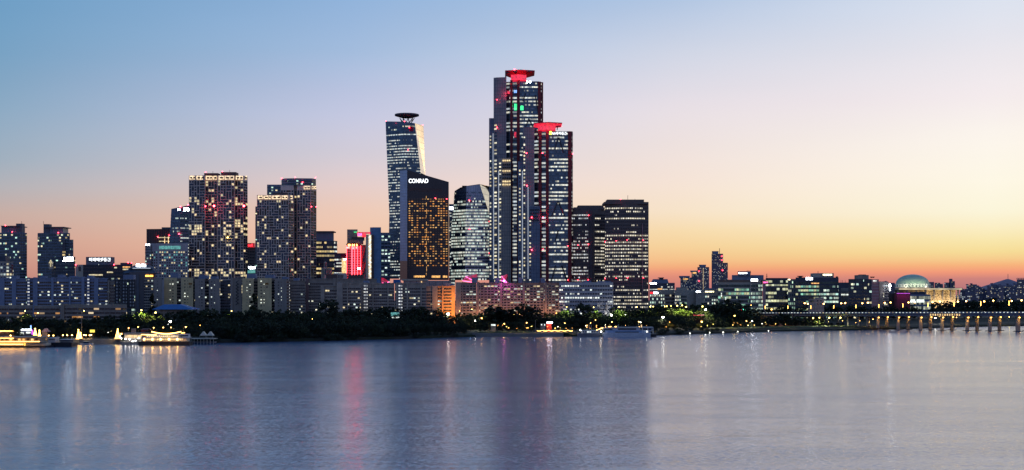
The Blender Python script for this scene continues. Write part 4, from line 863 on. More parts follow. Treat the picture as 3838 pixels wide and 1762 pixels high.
b = building('dark glass office with pink side facade and grey rooftop house', 1430, [(3180, 0), (3267, 0)], 1046, navy, b_grn and band_mat('dark_green_glazing', 3.0, .1, .13, .9, CY, CG, 1.2, (.02, .045, .06), seed=43, metal=.3, cluster=.6), 4.2, .6, 28)
b.vol('pink_wing', [(3267, -1), (3294, 4)], 1047, wall_mat('pink_banded', (.42, .2, .22), grid=(60, 3.6, .4), gridcol=(.5, .45, .45)), None, depth=20, parent=b.root); b.boxes('window', [(3273, 3286, 1051, 1055, -.8, 3)], M['win_white'])
b.box('roof_house', 3215, 3256, 1031, 1046, 4, 18, conc); b.box('roof_house', 3224, 3246, 1029, 1032, 6, 14, conc_d)
q = b.mb(); q.lathe(b.pt(3266, 1042, 6), [(.2, 0), (1.2, .5), (1.9, 1.5)], 10); q.lathe(b.pt(3273, 1042, 6), [(.2, 0), (1.2, .5), (1.9, 1.5)], 10); b.put(q, 'satellite_dish', DT)
b = slab('grey residential block with zigzag balcony shadows beside the pink-faced office', 1450, 3296, 3331, 1058, conc, b_apt, 3.1, piers=[(3296, 3310)], caps=[(3312, 3327, 1055)])
b = B('lit_cross', 'tall glowing white cross standing before the domed hall', 'cross', 1440, 3336); b.box('post', 3334.3, 3337.2, 1064, 1090, -.4, .4, M['white_sign']); b.box('crossbar', 3330, 3341, 1069, 1072.5, -.4, .4, M['white_sign']); b.box('pole', 3335, 3336.5, 1090, None, -.3, .3, DT)
b = building('small dark blocks seen left of the green dome', 1900, [(3336, 0), (3354, 0)], 1060, far1, b_far, 3.5, .5, 20)
# domed assembly hall
b = B('domed_hall', 'assembly hall with green lit dome, wide flat roof and tall white columns', 'domed hall', 2300, 3450, 10)
D = 2300; q = b.mb(); rr_ = 61 * D / F; cz = b.pt(3420, 1064, 34)
prof = [(rr_ * math.cos(k * math.pi / 24), (1064 - 1028) * D / F * math.sin(k * math.pi / 24)) for k in range(13)]; prof[-1] = (0, prof[-1][1])
q.lathe(cz, prof, 48)
dm, tt, pb = newmat('copper_dome'); tc = tt.node('ShaderNodeTexCoord'); ob = tt.sep(tc.outputs['Object'])
uvn = tt.sep(tt.node('ShaderNodeUVMap').outputs[0]); rib = tt.m('LESS_THAN', tt.m('FRACT', tt.m('DIVIDE', uvn[1], 3.2)), .1)
tt.put(pb.inputs['Base Color'], tt.mix(rib, tt.mix(tt.rng(tt.noise(tc.outputs['Object'], .06, 4)[0], .35, .65), (.38, .5, .38), (.5, .58, .44)), (.28, .4, .3))); pb.inputs['Roughness'].default_value = .55
b.put(q, 'dome', dm); q = b.mb(); dr = 66 * D / F; q.lathe(b.pt(3420, 1078, 34), [(dr, 0), (dr, 7), (rr_, 7.2)], 48); dru = b.put(q, 'drum', wall_mat('drum_stone', (.8, .76, .68)))
for k in range(16):
    an = math.pi * (1.04 + .92 * k / 15); o_ = b.pt(3420, 1076, 34); q = b.mb(); px_ = o_ + Vector((math.cos(an) * (dr + .1), math.sin(an) * (dr + .1), 0)); q.box(px_.x - .7, px_.x + .7, px_.y - .3, px_.y + .3, px_.z, px_.z + 4); b.put(q, 'drum_slot', glass_dark, dru)
b.boxes('roof_slab', [(3344, 3606, 1079, 1087, -12, 70)], wall_mat('roof_slab_stone', (.6, .54, .36))); b.box('hall_wall', 3352, 3582, 1087, None, 6, 60, wall_mat('hall_stone', (.55, .47, .36)))
for x in (3367, 3401, 3435, 3470, 3502, 3533, 3563, 3592): b.boxes('column', [(x - 2.4, x + 2.4, 1087, None, -9, -5)], wall_mat('column_stone', (.7, .62, .5)) if x == 3367 else M['column_stone'])
b.box('roof_edge_glow', 3370, 3606, 1081, 1086, -12.6, -12, emit('soft_cream', (1, .8, .45), .62, vary=.05))  # emissive strip imitates floodlight on the slab fascia
win_grid(b, (3474, 5.8), (3576, 5.8), Z(1126, D), Z(1090, D), 26, 6, .42, .5, lambda i, j: glass_brown if (i % 7) else None, cap=96)
for k in range(6): lamp_light('flood', (X(3472 + 22 * k, D), D - 16, 14), (1, .72, .36), 30000, 1)
for k in range(5): lamp_light('flood', (X(3370 + 26 * k, D), D + 4, Z(1078, D) + 2), (1, .95, .8), 1300, 1)
for k in range(3): lamp_light('flood', (X(3370 + 50 * k, D), D - 12, Z(1066, D)), (.85, 1, .7), 9000, 3)  # added lights brightening the dome, no fixtures modelled
b = building('glass-fronted hall with brightly lit ground floor under the domed building', 1700, [(3411, 0), (3488, 0)], 1104, conc_b, band_mat('hall_glazing', 3, .1, .8, .3, (.9, 1, .75), (1, 1, .8), .5, (.08, .12, .1), seed=44, cluster=.3), 7, .7, 20)
b.box('upper_box', 3411, 3470, 1094, 1104, 2, 18, navy); b.boxes('lit_entrance', [(3412, 3430, 1122, 1134, -.5, 0), (3436, 3464, 1122, 1134, -.5, 0)], M['win_white'])
b = building('dark red brick building glowing purple along its top edge', 1500, [(3352, 3), (3362, 0), (3412, 0)], 1097, redwall, None, depth=20)
b.boxes('purple_light', [(3362 + 5 * k, 3365 + 5 * k, 1099, 1101, -1.0, -.4) for k in range(10)], emit('purple_light', (.6, .08, .8), 1.6))
for k in range(4): lamp_light('glow', (X(3370 + 12 * k, 1496), 1495, Z(1101, 1496)), (.8, .08, 1), 350, .4)
b = building('dark brown wall block left of the purple-lit building', 1520, [(3331, 0), (3353, 0)], 1100, brown, None, depth=16)
for i, (a, c_, y) in enumerate(((3482, 3501, 1057), (3503, 3524, 1060), (3523, 3535, 1064), (3539, 3560, 1059), (3557, 3570, 1045), (3569, 3579, 1054))):
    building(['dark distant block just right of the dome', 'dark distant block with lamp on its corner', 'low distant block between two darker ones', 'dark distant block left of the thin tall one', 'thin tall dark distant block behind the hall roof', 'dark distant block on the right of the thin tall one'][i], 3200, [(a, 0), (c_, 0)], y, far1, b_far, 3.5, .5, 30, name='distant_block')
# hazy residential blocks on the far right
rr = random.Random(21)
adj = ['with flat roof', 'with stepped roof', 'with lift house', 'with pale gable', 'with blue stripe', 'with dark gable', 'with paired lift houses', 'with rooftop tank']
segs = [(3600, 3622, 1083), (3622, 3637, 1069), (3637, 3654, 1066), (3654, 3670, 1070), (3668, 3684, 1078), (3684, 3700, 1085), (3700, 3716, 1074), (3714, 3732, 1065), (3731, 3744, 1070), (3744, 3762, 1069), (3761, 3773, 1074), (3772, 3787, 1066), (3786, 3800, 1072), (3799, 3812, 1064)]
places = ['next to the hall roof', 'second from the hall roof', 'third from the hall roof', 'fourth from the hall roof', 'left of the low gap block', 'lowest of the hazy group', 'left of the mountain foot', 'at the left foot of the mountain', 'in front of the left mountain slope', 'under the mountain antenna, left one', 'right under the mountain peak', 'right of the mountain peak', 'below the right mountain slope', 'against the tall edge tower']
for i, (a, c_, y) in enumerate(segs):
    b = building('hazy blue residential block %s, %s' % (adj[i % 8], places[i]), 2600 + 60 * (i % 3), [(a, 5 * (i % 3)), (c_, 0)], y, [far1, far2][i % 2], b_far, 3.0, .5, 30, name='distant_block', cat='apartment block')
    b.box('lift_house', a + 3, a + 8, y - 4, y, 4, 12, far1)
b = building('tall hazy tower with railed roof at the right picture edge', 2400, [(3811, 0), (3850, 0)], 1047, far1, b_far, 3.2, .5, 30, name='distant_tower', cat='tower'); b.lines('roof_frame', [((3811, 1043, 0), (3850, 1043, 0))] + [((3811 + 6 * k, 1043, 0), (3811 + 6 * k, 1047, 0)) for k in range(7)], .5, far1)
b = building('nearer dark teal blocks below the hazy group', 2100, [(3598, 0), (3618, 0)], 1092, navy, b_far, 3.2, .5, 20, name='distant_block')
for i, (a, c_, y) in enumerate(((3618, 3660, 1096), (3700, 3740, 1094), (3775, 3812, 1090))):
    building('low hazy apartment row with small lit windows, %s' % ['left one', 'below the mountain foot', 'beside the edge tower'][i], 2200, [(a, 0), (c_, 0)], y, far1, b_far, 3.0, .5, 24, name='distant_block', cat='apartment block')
# mountain
m = MB((X(3775, 12000), 12000, 0)); D = 12000
prof = [(3560, 1112), (3620, 1108), (3660, 1101), (3700, 1092), (3725, 1080), (3745, 1064), (3760, 1052), (3772, 1046), (3782, 1046), (3795, 1052), (3815, 1065), (3850, 1080), (3900, 1092), (3980, 1100), (4200, 1112)]
rr = random.Random(3)
fr_ = [(X(a, D), D, Z(y, D)) for a, y in prof]
rows = []
for k, (s_, h_) in enumerate(((-900, 0), (-500, .45), (-200, .8), (0, 1), (600, .7), (1500, 0))):
    rows.append([(x, y + s_ + rr.uniform(-60, 60) * (h_ > 0 and h_ < 1), z * h_ + (rr.uniform(-15, 15) if 0 < h_ < 1 else 0)) for (x, y, z) in fr_])
for r0, r1 in zip(rows, rows[1:]):
    for i in range(len(r0) - 1): m.poly([r0[i], r0[i + 1], r1[i + 1], r1[i]])
o = m.build('mountain', wall_mat('hazy_mountain', (.27, .19, .24), var=.1, scale=.002)); tag(o, kind='structure')  # aerial haze is mixed into this slope colour
b = B('radio_mast', 'thin radio mast on the distant mountain peak', 'mast', 12000, 3778, Z(1047, 12000)); b.lines('mast', [((3778, 1049, 0), (3778, 1027, 0))], 2.2, far1); b.lines('crossbar', [((3777, 1038, 0), (3779, 1038, 0))], 1.5, far1)

# ================================================================== BRIDGE
bridge_deck = wall_mat('bridge_concrete', (.26, .27, .32)); pier_c = wall_mat('pier_concrete', (.36, .33, .3)); asphalt = wall_mat('asphalt', (.05, .05, .055))
P0 = Vector((X(2846, 1332), 1332, 0)); P1 = Vector((X(3838, 1187), 1187, 0)); dirv = (P1 - P0).normalized(); nrm = Vector((-dirv.y, dirv.x, 0))
if nrm.y < 0: nrm = -nrm
def on_line(px, off):                      # point of the bridge axis, shifted off metres away from the eye
    a = P0 + nrm * off; k = (px - CX) / F    # x = k*y on the sight line
    s_ = (k * a.y - a.x) / (dirv.x - k * dirv.y); return a + dirv * s_
def deckz(p): return 15.9 + 2.0 * min(1, max(0, (p.x - P0.x) / 220))
for bi, off in enumerate((0, 24)):
    root = empty('river_bridge', P0 + nrm * off, ['near road bridge on gold-lit concrete piers crossing the river mouth', 'far parallel road bridge standing behind the near one'][bi], 'bridge')
    def put(m, n, mt, par=None): return m.build(n, mt, par or root)
    N = 26; pts = [P0 + nrm * off + dirv * (t_ * 340.0 / N) for t_ in range(N + 1)]
    def ribbon(name, y0, y1, za, zb, mt):
        m = MB(P0 + nrm * off)
        for a, c_ in zip(pts, pts[1:]):
            q = [a + nrm * y0, c_ + nrm * y0, c_ + nrm * y1, a + nrm * y1]; z = [deckz(a), deckz(c_), deckz(c_), deckz(a)]
            lo = [Vector((p.x, p.y, zz + za)) for p, zz in zip(q, z)]; hi = [Vector((p.x, p.y, zz + zb)) for p, zz in zip(q, z)]
            m.poly(hi); m.poly(list(reversed(lo))); m.poly([lo[0], lo[1], hi[1], hi[0]]); m.poly([lo[3], lo[2], hi[2], hi[3]])
        return put(m, name, mt)
    ribbon('deck', -9, 9, -.6, 0, bridge_deck); ribbon('roadway', -8.4, 8.4, .02, .06, asphalt)
    ribbon('girder', -6.5, -5.3, -3.0, -.6, bridge_deck); ribbon('girder', 5.3, 6.5, -3.0, -.6, bridge_deck); ribbon('box_girder', -4.5, 4.5, -2.6, -.62, bridge_deck)
    ribbon('parapet', -9.2, -8.9, -.3, .9, bridge_deck); ribbon('parapet', 8.9, 9.2, -.3, .9, bridge_deck)
    if bi == 0:
        k = 0; s_ = 2.0
        while s_ < 338 and k < 100:
            p = P0 + dirv * s_ - nrm * 9.35; q = MB(P0); q.box(p.x - .62, p.x + .62, p.y - .12, p.y + .12, deckz(p) + .32, deckz(p) + .8); put(q, 'edge_lamp', M['win_white'] if k % 7 else M['win_warm']); s_ += 3.4; k += 1
        ribbon('rail', -8.7, -8.6, 1.1, 1.2, DT)
    pl = ((3290, 1), (3366, 1), (3450, 1), (3531, 1), (3625, 1), (3710, 1), (3815, 1.25), (3905, 1.3), (3250, .6), (3218, .6), (3178, .6)) if bi == 0 else ((3324, 1), (3403, 1), (3487, 1), (3568, 1), (3662, 1), (3746, 1), (3850, 1.2), (3255, .6), (3140, .6))
    for (px, w) in pl:
        c0 = on_line(px, off); top_ = deckz(c0) - 3.0; wet = px > 3270; r = 1.75 * w
        m = MB(P0 + nrm * off); m.lathe((c0.x, c0.y, -2 if wet else 1.5), [(r, 0), (r, top_ + (2 if wet else -1.5) - 2.2), (r * 1.45, top_ + (2 if wet else -1.5))], 16)
        pr = put(m, 'pier', pier_c)
        m = MB(P0 + nrm * off); a, c_ = c0 - nrm * 7.4, c0 + nrm * 7.4
        m.prism([(a.x - 1.1, a.y), (a.x + 1.1, a.y), (c_.x + 1.1, c_.y), (c_.x - 1.1, c_.y)], top_ - .9, top_); put(m, 'pier_cap', pier_c, pr)
        if wet:
            m = MB(P0 + nrm * off); m.box(c0.x - 3.6, c0.x + 3.6, c0.y - 3, c0.y + 3, -1, .55); put(m, 'footing', conc_d, pr)
            m = MB(P0 + nrm * off); m.box(c0.x - .55, c0.x + .55, c0.y - r * 1.6 - .8, c0.y - r * 1.6 - .3, top_ - 1.9, top_ - 1.1); put(m, 'pier_lamp', M['gold_strip'], pr)
            lamp_light('glow', (c0.x, c0.y - r * 1.6 - 1.6, top_ - 2.4), (1, .48, .1), 1200, .35, None)
    if bi == 0:
        for px in range(3488, 3604, 9):
            c0 = on_line(px, -6.9); m = MB(P0); m.box(c0.x - .5, c0.x + .5, c0.y - .1, c0.y + .1, deckz(c0) - 2.6, deckz(c0) - .75); put(m, 'girder_glow', M['cream_light'])  # glowing panels imitate gold light on the girder side
            if px % 2: lamp_light('glow', (c0.x, c0.y - 2.2, deckz(c0) - 2.9), (1, .62, .16), 900, .3)
# golden light columns and tall lamps on the bridge
def lampz(D, px): return Z(px, D)
def make_lamp_model(h, bulb, arm=1.6, r=.34, kind=0):
    q = MB(); q.tube((0, 0, 0), (0, 0, h), .11, 6, .07); q.tube((0, 0, h), (arm, 0, h + .35), .06, 5)
    bs = MB(); bs.lathe((0, 0, 0), [(.22, 0), (.2, .5), (0, .55)], 8)
    g = MB(); g.lathe((arm, 0, h + .1), [(0, -r), (r * .8, -r * .55), (r, 0), (r * .7, r * .5), (0, r * .6)], 8)
    return q.mesh('pole', DT), bs.mesh('base', DT), g.mesh('lamp_head', M[bulb])
LM = {}
def street_lamp(label, px, D, z0, py, bulb='bulb_warm', power=0, col=(1, .7, .3), r=.34, group=None, arm=1.6, cat='street lamp'):
    h = max(2.5, round((Z(py, D) - z0) * 2) / 2); key = (h, bulb, r, arm)
    if key not in LM: LM[key] = make_lamp_model(h, bulb, arm, r)
    z0 = Z(py, D) - h
    t_ = empty('street_lamp', (X(px, D) - arm, D, z0), label, cat, group)
    for n_, me in zip(('pole', 'base', 'lamp_head'), LM[key]):
        o = bpy.data.objects.new(n_, me); COL.objects.link(o); o.parent = t_
    if power: lamp_light('glow', (arm, -.9, h - .6), col, power, .3, t_)
    return t_
def light_column(px):
    p = on_line(px, -8); z = deckz(p)
    t_ = empty('light_column', (p.x, p.y, z), 'tall golden light tube on a post along the bridge', 'light column', 'golden light tubes along the bridge')
    sc_ = 1 + max(0, (px - 3100)) / 700 * .45
    q = MB(); q.tube((0, 0, 0), (0, 0, 5.2 * sc_), .1); o = q.build('post', DT, t_)
    q = MB(); q.lathe((0, 0, 5.0 * sc_ - .2), [(.12, 0), (.24, .4), (.24, 3.1 * sc_), (0, 3.4 * sc_)], 8); q.build('light_tube', M['gold_strip'], t_)
for px in (2868, 2953, 3039, 3125, 3208, 3294, 3384, 3478, 3576, 3676, 3782): light_column(px)
for px, py in ((3028, 1137), (3016, 1135), (3087, 1137), (3153, 1135), (3168, 1134), (3232, 1135), (3253, 1133), (3316, 1133), (3338, 1132), (3405, 1132), (3429, 1131), (3495, 1131), (3523, 1129), (3590, 1129), (3621, 1127), (3689, 1128), (3723, 1125), (3792, 1126), (3829, 1124)):
    p = on_line(px, 8 if (px % 2) else 32); street_lamp('warm street lamp on a tall pole rising from the bridge deck', px, p.y, deckz(p) + .05, py + 2, 'bulb_warm', 0, r=.72, group='street lamps on the bridge')
# cars on the bridge
carpaint = [plain('car_paint_%d' % i, c_, .3, .2) for i, c_ in enumerate(((.6, .6, .62), (.04, .04, .05), (.35, .02, .02), (.12, .15, .25)))]
def car_model(pm):
    q = MB(); q.prism([(-2.2, -.88), (2.2, -.88), (2.2, .88), (-2.2, .88)], .35, .85, 0, [(-2.15, -.85), (2.1, -.85), (2.1, .85), (-2.15, .85)]); body = q.mesh('body', pm)
    q = MB(); q.prism([(-1.6, -.8), (1.2, -.8), (1.2, .8), (-1.6, .8)], .85, 1.42, 0, [(-1.1, -.68), (.6, -.68), (.6, .68), (-1.1, .68)]); cabin = q.mesh('cabin', glass_dark)
    q = MB()
    for x in (-1.35, 1.35):
        for y in (-.88, .7): q.tube((x, y, .33), (x, y + .2, .33), .33, 10)
    wh = q.mesh('wheels', DT); q = MB(); [q.box(2.12, 2.2, y - .2, y + .2, .55, .75) for y in (-.6, .6)]; hl = q.mesh('headlight', M['bulb_white'])
    q = MB(); [q.box(-2.24, -2.16, y - .2, y + .2, .6, .78) for y in (-.6, .6)]; tl = q.mesh('tail_light', RB.copy() if False else M['red_sign'])
    return (('body', body), ('cabin', cabin), ('wheels', wh), ('headlight', hl), ('tail_light', tl))
cms = [car_model(p) for p in carpaint]; cn = ['silver', 'black', 'dark red', 'blue-grey']
for i, (px, off, d_) in enumerate(((2905, -4, -1), (2960, 4, 1), (3010, -4, -1), (3075, -3.5, -1), (3150, 4, 1), (3225, -4, -1), (3345, 4.2, 1), (3420, -4, -1), (3590, -3.8, -1), (3680, 4, 1), (3760, -4, -1))):
    p = on_line(px, off); t_ = empty('car', (p.x, p.y, deckz(p) + .07), '%s car driving on the bridge with its lamps on' % cn[i % 4], 'car', 'cars on the bridge'); t_.rotation_euler = (0, 0, math.atan2(dirv.y, dirv.x) + (0 if d_ > 0 else math.pi))
    for n_, me in cms[i % 4]: o = bpy.data.objects.new(n_, me); COL.objects.link(o); o.parent = t_
# ================================================================== LAND AND WATER
SH = [(-9000, 560), (-3000, 700), (-600, 800), (0, 834), (270, 849), (475, 856), (640, 868), (870, 878), (1250, 918), (1650, 985), (1770, 1018), (2010, 1020), (2200, 1030), (2450, 1055), (2600, 1096), (2900, 1187), (3180, 1238), (3300, 1262), (3450, 1310), (3517, 1334), (3600, 1385), (3838, 1444), (4600, 1600), (12000, 2400)]
def interp(T_, x):
    if x <= T_[0][0]: return T_[0][1]
    for (a, ya), (b_, yb) in zip(T_, T_[1:]):
        if x <= b_: return ya + (yb - ya) * (x - a) / (b_ - a)
    return T_[-1][1]
def shoreD(px): return interp(SH, px)
PROF = [(0, -1.2), (1.2, 1.6), (6, 2.4), (14, 3.2), (95, 3.6), (150, 8), (700, 8.4), (2500, 9), (9000, 14), (60000, 14)]
def landz(px, D):
    s_ = D - shoreD(px)
    if px > 3380: s_ = max(s_, 0) if s_ > 0 else 0
    return interp(PROF, s_) if s_ > 0 else 0
gm, tt, pb = newmat('ground_mix')
gp = tt.node('ShaderNodeNewGeometry').outputs['Position']
n1 = tt.noise(gp, .03, 5, .6)[0]; n2 = tt.noise(gp, .4, 3)[0]
tt.put(pb.inputs['Base Color'], tt.mix(tt.rng(n1, .42, .58), tt.mix(n2, (.008, .015, .006), (.02, .028, .01)), tt.mix(n2, (.02, .02, .015), (.04, .036, .028)))); pb.inputs['Roughness'].default_value = .95
m = MB(); cols = list(range(-9000, 0, 1500)) + list(range(0, 3838, 60)) + [3838, 4200, 4600, 6000, 8000, 12000]
rr = random.Random(9)
grid = []
for px in cols:
    sd = shoreD(px) + (rr.uniform(-1.5, 1.5) if 480 < px < 1700 or px > 2450 else 0); k = (px - CX) / F
    grid.append([(k * (sd + s_), sd + s_, z) for (s_, z) in PROF])
for g0, g1 in zip(grid, grid[1:]):
    for j in range(len(PROF) - 1): m.poly([g0[j], g1[j], g1[j + 1], g0[j + 1]])
m.poly([(0, 0, -60)] * 0 or [(-1, 5000, -50), (1, 5000, -50), (1, 5002, -50)])
tag(m.build('ground', gm), kind='structure')
# water
wm, tt, pb = newmat('river_water')
gp = tt.node('ShaderNodeNewGeometry').outputs['Position']; sx, sy, _ = tt.sep(gp)
pb.inputs['Base Color'].default_value = (.09, .135, .24, 1); pb.inputs['IOR'].default_value = 1.75
pb.inputs['Specular IOR Level'].default_value = .9; pb.inputs['Specular Tint'].default_value = (1, .95, .98, 1)
lf = tt.noise(tt.comb(tt.m('MULTIPLY', sx, .0035), tt.m('MULTIPLY', sy, .02), 0), 1.0, 4.0, .6)[0]
tt.put(pb.inputs['Roughness'], tt.rng(lf, .35, .68, .17, .215))
def slope(ox, fx, fy, det=2.0): return tt.m('SUBTRACT', tt.noise(tt.comb(tt.m('MULTIPLY', sx, fx), tt.m('MULTIPLY', sy, fy), ox), 1.0, det, .6)[0], .5)
big = tt.noise(tt.comb(tt.m('MULTIPLY', sx, .012), tt.m('MULTIPLY', sy, .05), 9.0), 1.0, 3.0, .6)[0]
amp = tt.rng(big, .3, .7, .55, 1.5)
ny = tt.m('MULTIPLY', tt.m('ADD', tt.m('MULTIPLY', slope(0.0, .8, 2.4), .52), tt.m('MULTIPLY', slope(5.0, .07, .3), .13)), amp)
nx_ = tt.m('MULTIPLY', slope(11.0, 1.1, 2.2), .13)
vn = tt.node('ShaderNodeVectorMath', operation='NORMALIZE'); tt.put(vn.inputs[0], tt.comb(nx_, ny, 1.0)); tt.l.new(vn.outputs[0], pb.inputs['Normal'])
m = MB(); m.poly([(-40000, -300, 0), (40000, -300, 0), (40000, 60000, 0), (-40000, 60000, 0)]); tag(m.build('river_water', wm), kind='structure')

# quay walls, lawns and paths
quay = wall_mat('quay_stone', (.2, .19, .18)); lit_path = wall_mat('riverside_paving', (.16, .14, .11)); lawn = wall_mat('mown_lawn', (.05, .08, .015), var=.35, scale=.05)
def strip(name, pxs, s0, s1, z, mat, kind='structure', th=.0):
    m = MB()
    for a, c_ in zip(pxs, pxs[1:]):
        P = [(X(a, shoreD(a) + s0), shoreD(a) + s0), (X(c_, shoreD(c_) + s0), shoreD(c_) + s0), (X(c_, shoreD(c_) + s1), shoreD(c_) + s1), (X(a, shoreD(a) + s1), shoreD(a) + s1)]
        m.prism(P, z - th - .3, z)
    return tag(m.build(name, mat), kind=kind)
strip('quay', [270, 360, 455], -3, 1.5, 3.2, quay, th=4); strip('quay', list(range(1770, 2150, 38)), -1.5, 2, 3.0, quay, th=4.5)
strip('riverside_path', list(range(1770, 2170, 40)), 2, 7, 3.15, lit_path); strip('riverside_path', list(range(2700, 3300, 50)), 9, 13, 3.35, lit_path)
strip('lawn', list(range(2660, 3260, 50)), 16, 70, 3.72, lawn); strip('lawn', list(range(1790, 2030, 40)), 12, 40, 3.55, lawn)
strip('riverside_path', list(range(270, 480, 35)), 1.6, 8, 3.35, lit_path)
for i, (px, s_) in enumerate(((2740, 20), (2850, 24), (2960, 18), (3060, 30), (3160, 18), (3230, 30), (1850, 10), (1960, 10), (320, 5), (430, 5))):
    D = shoreD(px) + s_; lamp_light('glow', (X(px, D), D, 9), (.9, .8, .22), 1500, .4)

# ================================================================== TREES
leaf_mats = []
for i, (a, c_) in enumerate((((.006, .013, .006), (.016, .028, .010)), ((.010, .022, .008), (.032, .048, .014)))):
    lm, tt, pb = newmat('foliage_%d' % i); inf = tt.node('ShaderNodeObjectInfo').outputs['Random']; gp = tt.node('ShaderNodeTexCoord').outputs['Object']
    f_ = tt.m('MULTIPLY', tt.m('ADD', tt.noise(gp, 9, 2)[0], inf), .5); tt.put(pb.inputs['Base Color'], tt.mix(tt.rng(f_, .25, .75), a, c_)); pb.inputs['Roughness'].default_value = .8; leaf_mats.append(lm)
lm, tt, pb = newmat('foliage_lamplit'); gp = tt.node('ShaderNodeTexCoord').outputs['Object']
tt.put(pb.inputs['Base Color'], tt.mix(tt.rng(tt.noise(gp, 9, 2)[0], .35, .65), (.03, .055, .01), (.075, .11, .02))); pb.inputs['Roughness'].default_value = .8  # leaf colour lightened to carry lamplight
bark = wall_mat('bark', (.05, .035, .025))
def crown_mesh(seed, kind):
    lite = kind == 'lit'; kind = 'round' if lite else kind
    r = random.Random(seed); m = MB(); clumps = []
    nC = {'round': 56, 'column': 44, 'bush': 50, 'cone': 50, 'willow': 60}[kind]
    for _ in range(nC):
        while True:
            x, y, z = r.uniform(-1, 1), r.uniform(-1, 1), r.uniform(-1, 1)
            if x * x + y * y + z * z < 1: break
        if kind == 'round': p = (x * .45, y * .42, .54 + z * .42); cr = r.uniform(.07, .13)
        elif kind == 'bush': p = (x * .55, y * .5, .5 + z * .42); cr = r.uniform(.09, .15)
        elif kind == 'willow': p = (x * .52, y * .5, .55 + z * .4 - abs(x) * .12); cr = r.uniform(.08, .14)
        elif kind == 'column': p = (x * .13, y * .13, .53 + z * .44); cr = r.uniform(.04, .07)
        else:
            zz = r.random() ** 1.3; w = (1 - zz) * .26 + .02; an = r.uniform(0, 6.28); p = (math.cos(an) * w * r.uniform(.4, 1), math.sin(an) * w * r.uniform(.4, 1), .06 + zz * .92); cr = .03 + .05 * (1 - zz)
        clumps.append((p, cr))
    per = 34
    for (p, cr) in clumps:
        mi = 1 if r.random() < .35 else 0
        for _ in range(per):
            d_ = Vector((r.gauss(0, 1), r.gauss(0, 1), r.gauss(0, .8))); d_.normalize(); c0 = Vector(p) + d_ * cr * r.uniform(.35, 1.05)
            s_ = r.uniform(.02, .042); a = Vector((r.gauss(0, 1), r.gauss(0, 1), r.gauss(0, 1))); a.normalize(); e = a.cross(d_ + Vector((.01, .02, .03))); e.normalize(); g = e.cross(a)
            m.poly([c0 - e * s_, c0 - g * s_ * .7, c0 + e * s_, c0 + g * s_ * .8], mi=mi)
    return m.mesh('crown', [M['foliage_lamplit']] * 2 if lite else leaf_mats)
def trunk_mesh(seed, kind):
    r = random.Random(seed); m = MB(); top = .62 if kind != 'column' else .8
    m.tube((0, 0, -.06), (0, 0, .28), .03, 7, .022); m.tube((0, 0, .28), (r.uniform(-.03, .03), 0, top), .022, 6, .008)
    for k in range(5):
        an = k * 1.3 + r.random(); m.tube((0, 0, .25 + .05 * k), (math.cos(an) * (.25 if kind in ('round', 'bush', 'willow') else .08), math.sin(an) * .2, .5 + .06 * k), .012, 5, .004)
    return m.mesh('trunk', bark)
TK = {k: [(crown_mesh(s_ * 7 + 1, k), trunk_mesh(s_, k)) for s_ in range(n)] for k, n in (('round', 5), ('column', 2), ('bush', 3), ('willow', 4), ('cone', 1), ('lit', 3))}
names_ = {'lit': 'broadleaf_tree', 'round': 'broadleaf_tree', 'column': 'poplar_tree', 'bush': 'shrub', 'willow': 'willow_tree', 'cone': 'conifer_tree'}
rt = random.Random(77); NTREE = 0
def tree(kind, px, D, top, label, group=None, wf=1.0, hmin=3.0, z0=None):
    global NTREE
    NTREE += 1
    g = landz(px, D) if z0 is None else z0; h = max(hmin, Z(top, D) - g); cm, tm = TK[kind][rt.randrange(len(TK[kind]))]
    r = empty(names_[kind], (X(px, D), D, g - .1), label, 'shrub' if kind == 'bush' else 'tree', group)
    w = h * wf; r.scale = (w, w, h); r.rotation_euler = (0, 0, rt.uniform(0, 6.28))
    for n_, me in (('trunk', tm), ('crown', cm)):
        o = bpy.data.objects.new(n_, me); COL.objects.link(o); o.parent = r
    return r
def row(kind, x0, x1, step, off, tops, label, group, wf=1.0, jit=.35, offj=6):
    px = x0
    while px < x1:
        q = px + rt.uniform(-jit, jit) * step; D = shoreD(q) + off + rt.uniform(-offj, offj)
        tree(kind, q, D, interp(tops, q) + rt.uniform(-4, 6), label, group, wf * rt.uniform(.85, 1.2)); px += step
# willow thicket along the dark middle bank
row('willow', 560, 1740, 30, 9, [(560, 1232), (700, 1222), (840, 1212), (1000, 1208), (1200, 1203), (1500, 1204), (1740, 1215)], 'dark willow leaning over the water in the shoreline thicket', 'willows of the shoreline thicket', 1.15)
row('willow', 600, 1745, 30, 26, [(600, 1212), (800, 1200), (1000, 1192), (1400, 1190), (1745, 1205)], 'dark willow in the second row of the shoreline thicket', 'second row willows of the thicket', 1.05)
row('bush', 540, 1750, 26, 3.5, [(540, 1262), (800, 1252), (1200, 1246), (1700, 1246)], 'low dark shrub at the waterline of the thicket', 'shrubs at the waterline of the thicket', 1.5)
row('round', 500, 1760, 34, 60, [(500, 1195), (800, 1182), (1100, 1178), (1400, 1172), (1760, 1180)], 'dark broadleaf tree in the middle of the riverside park', 'park trees behind the thicket', .95)
row('round', 0, 560, 30, 95, [(0, 1188), (200, 1190), (300, 1186), (480, 1176), (560, 1170)], 'dark broadleaf tree in front of the parking decks', 'trees in front of the parking decks', 1.0)
row('round', 0, 520, 30, 55, [(0, 1206), (300, 1203), (520, 1196)], 'dark broadleaf tree above the restaurant boats', 'trees above the restaurant boats', 1.1)
row('round', 0, 640, 34, 28, [(0, 1226), (300, 1226), (640, 1215)], 'small dark park tree beside the lamplit promenade', 'promenade trees behind the boats', 1.2)
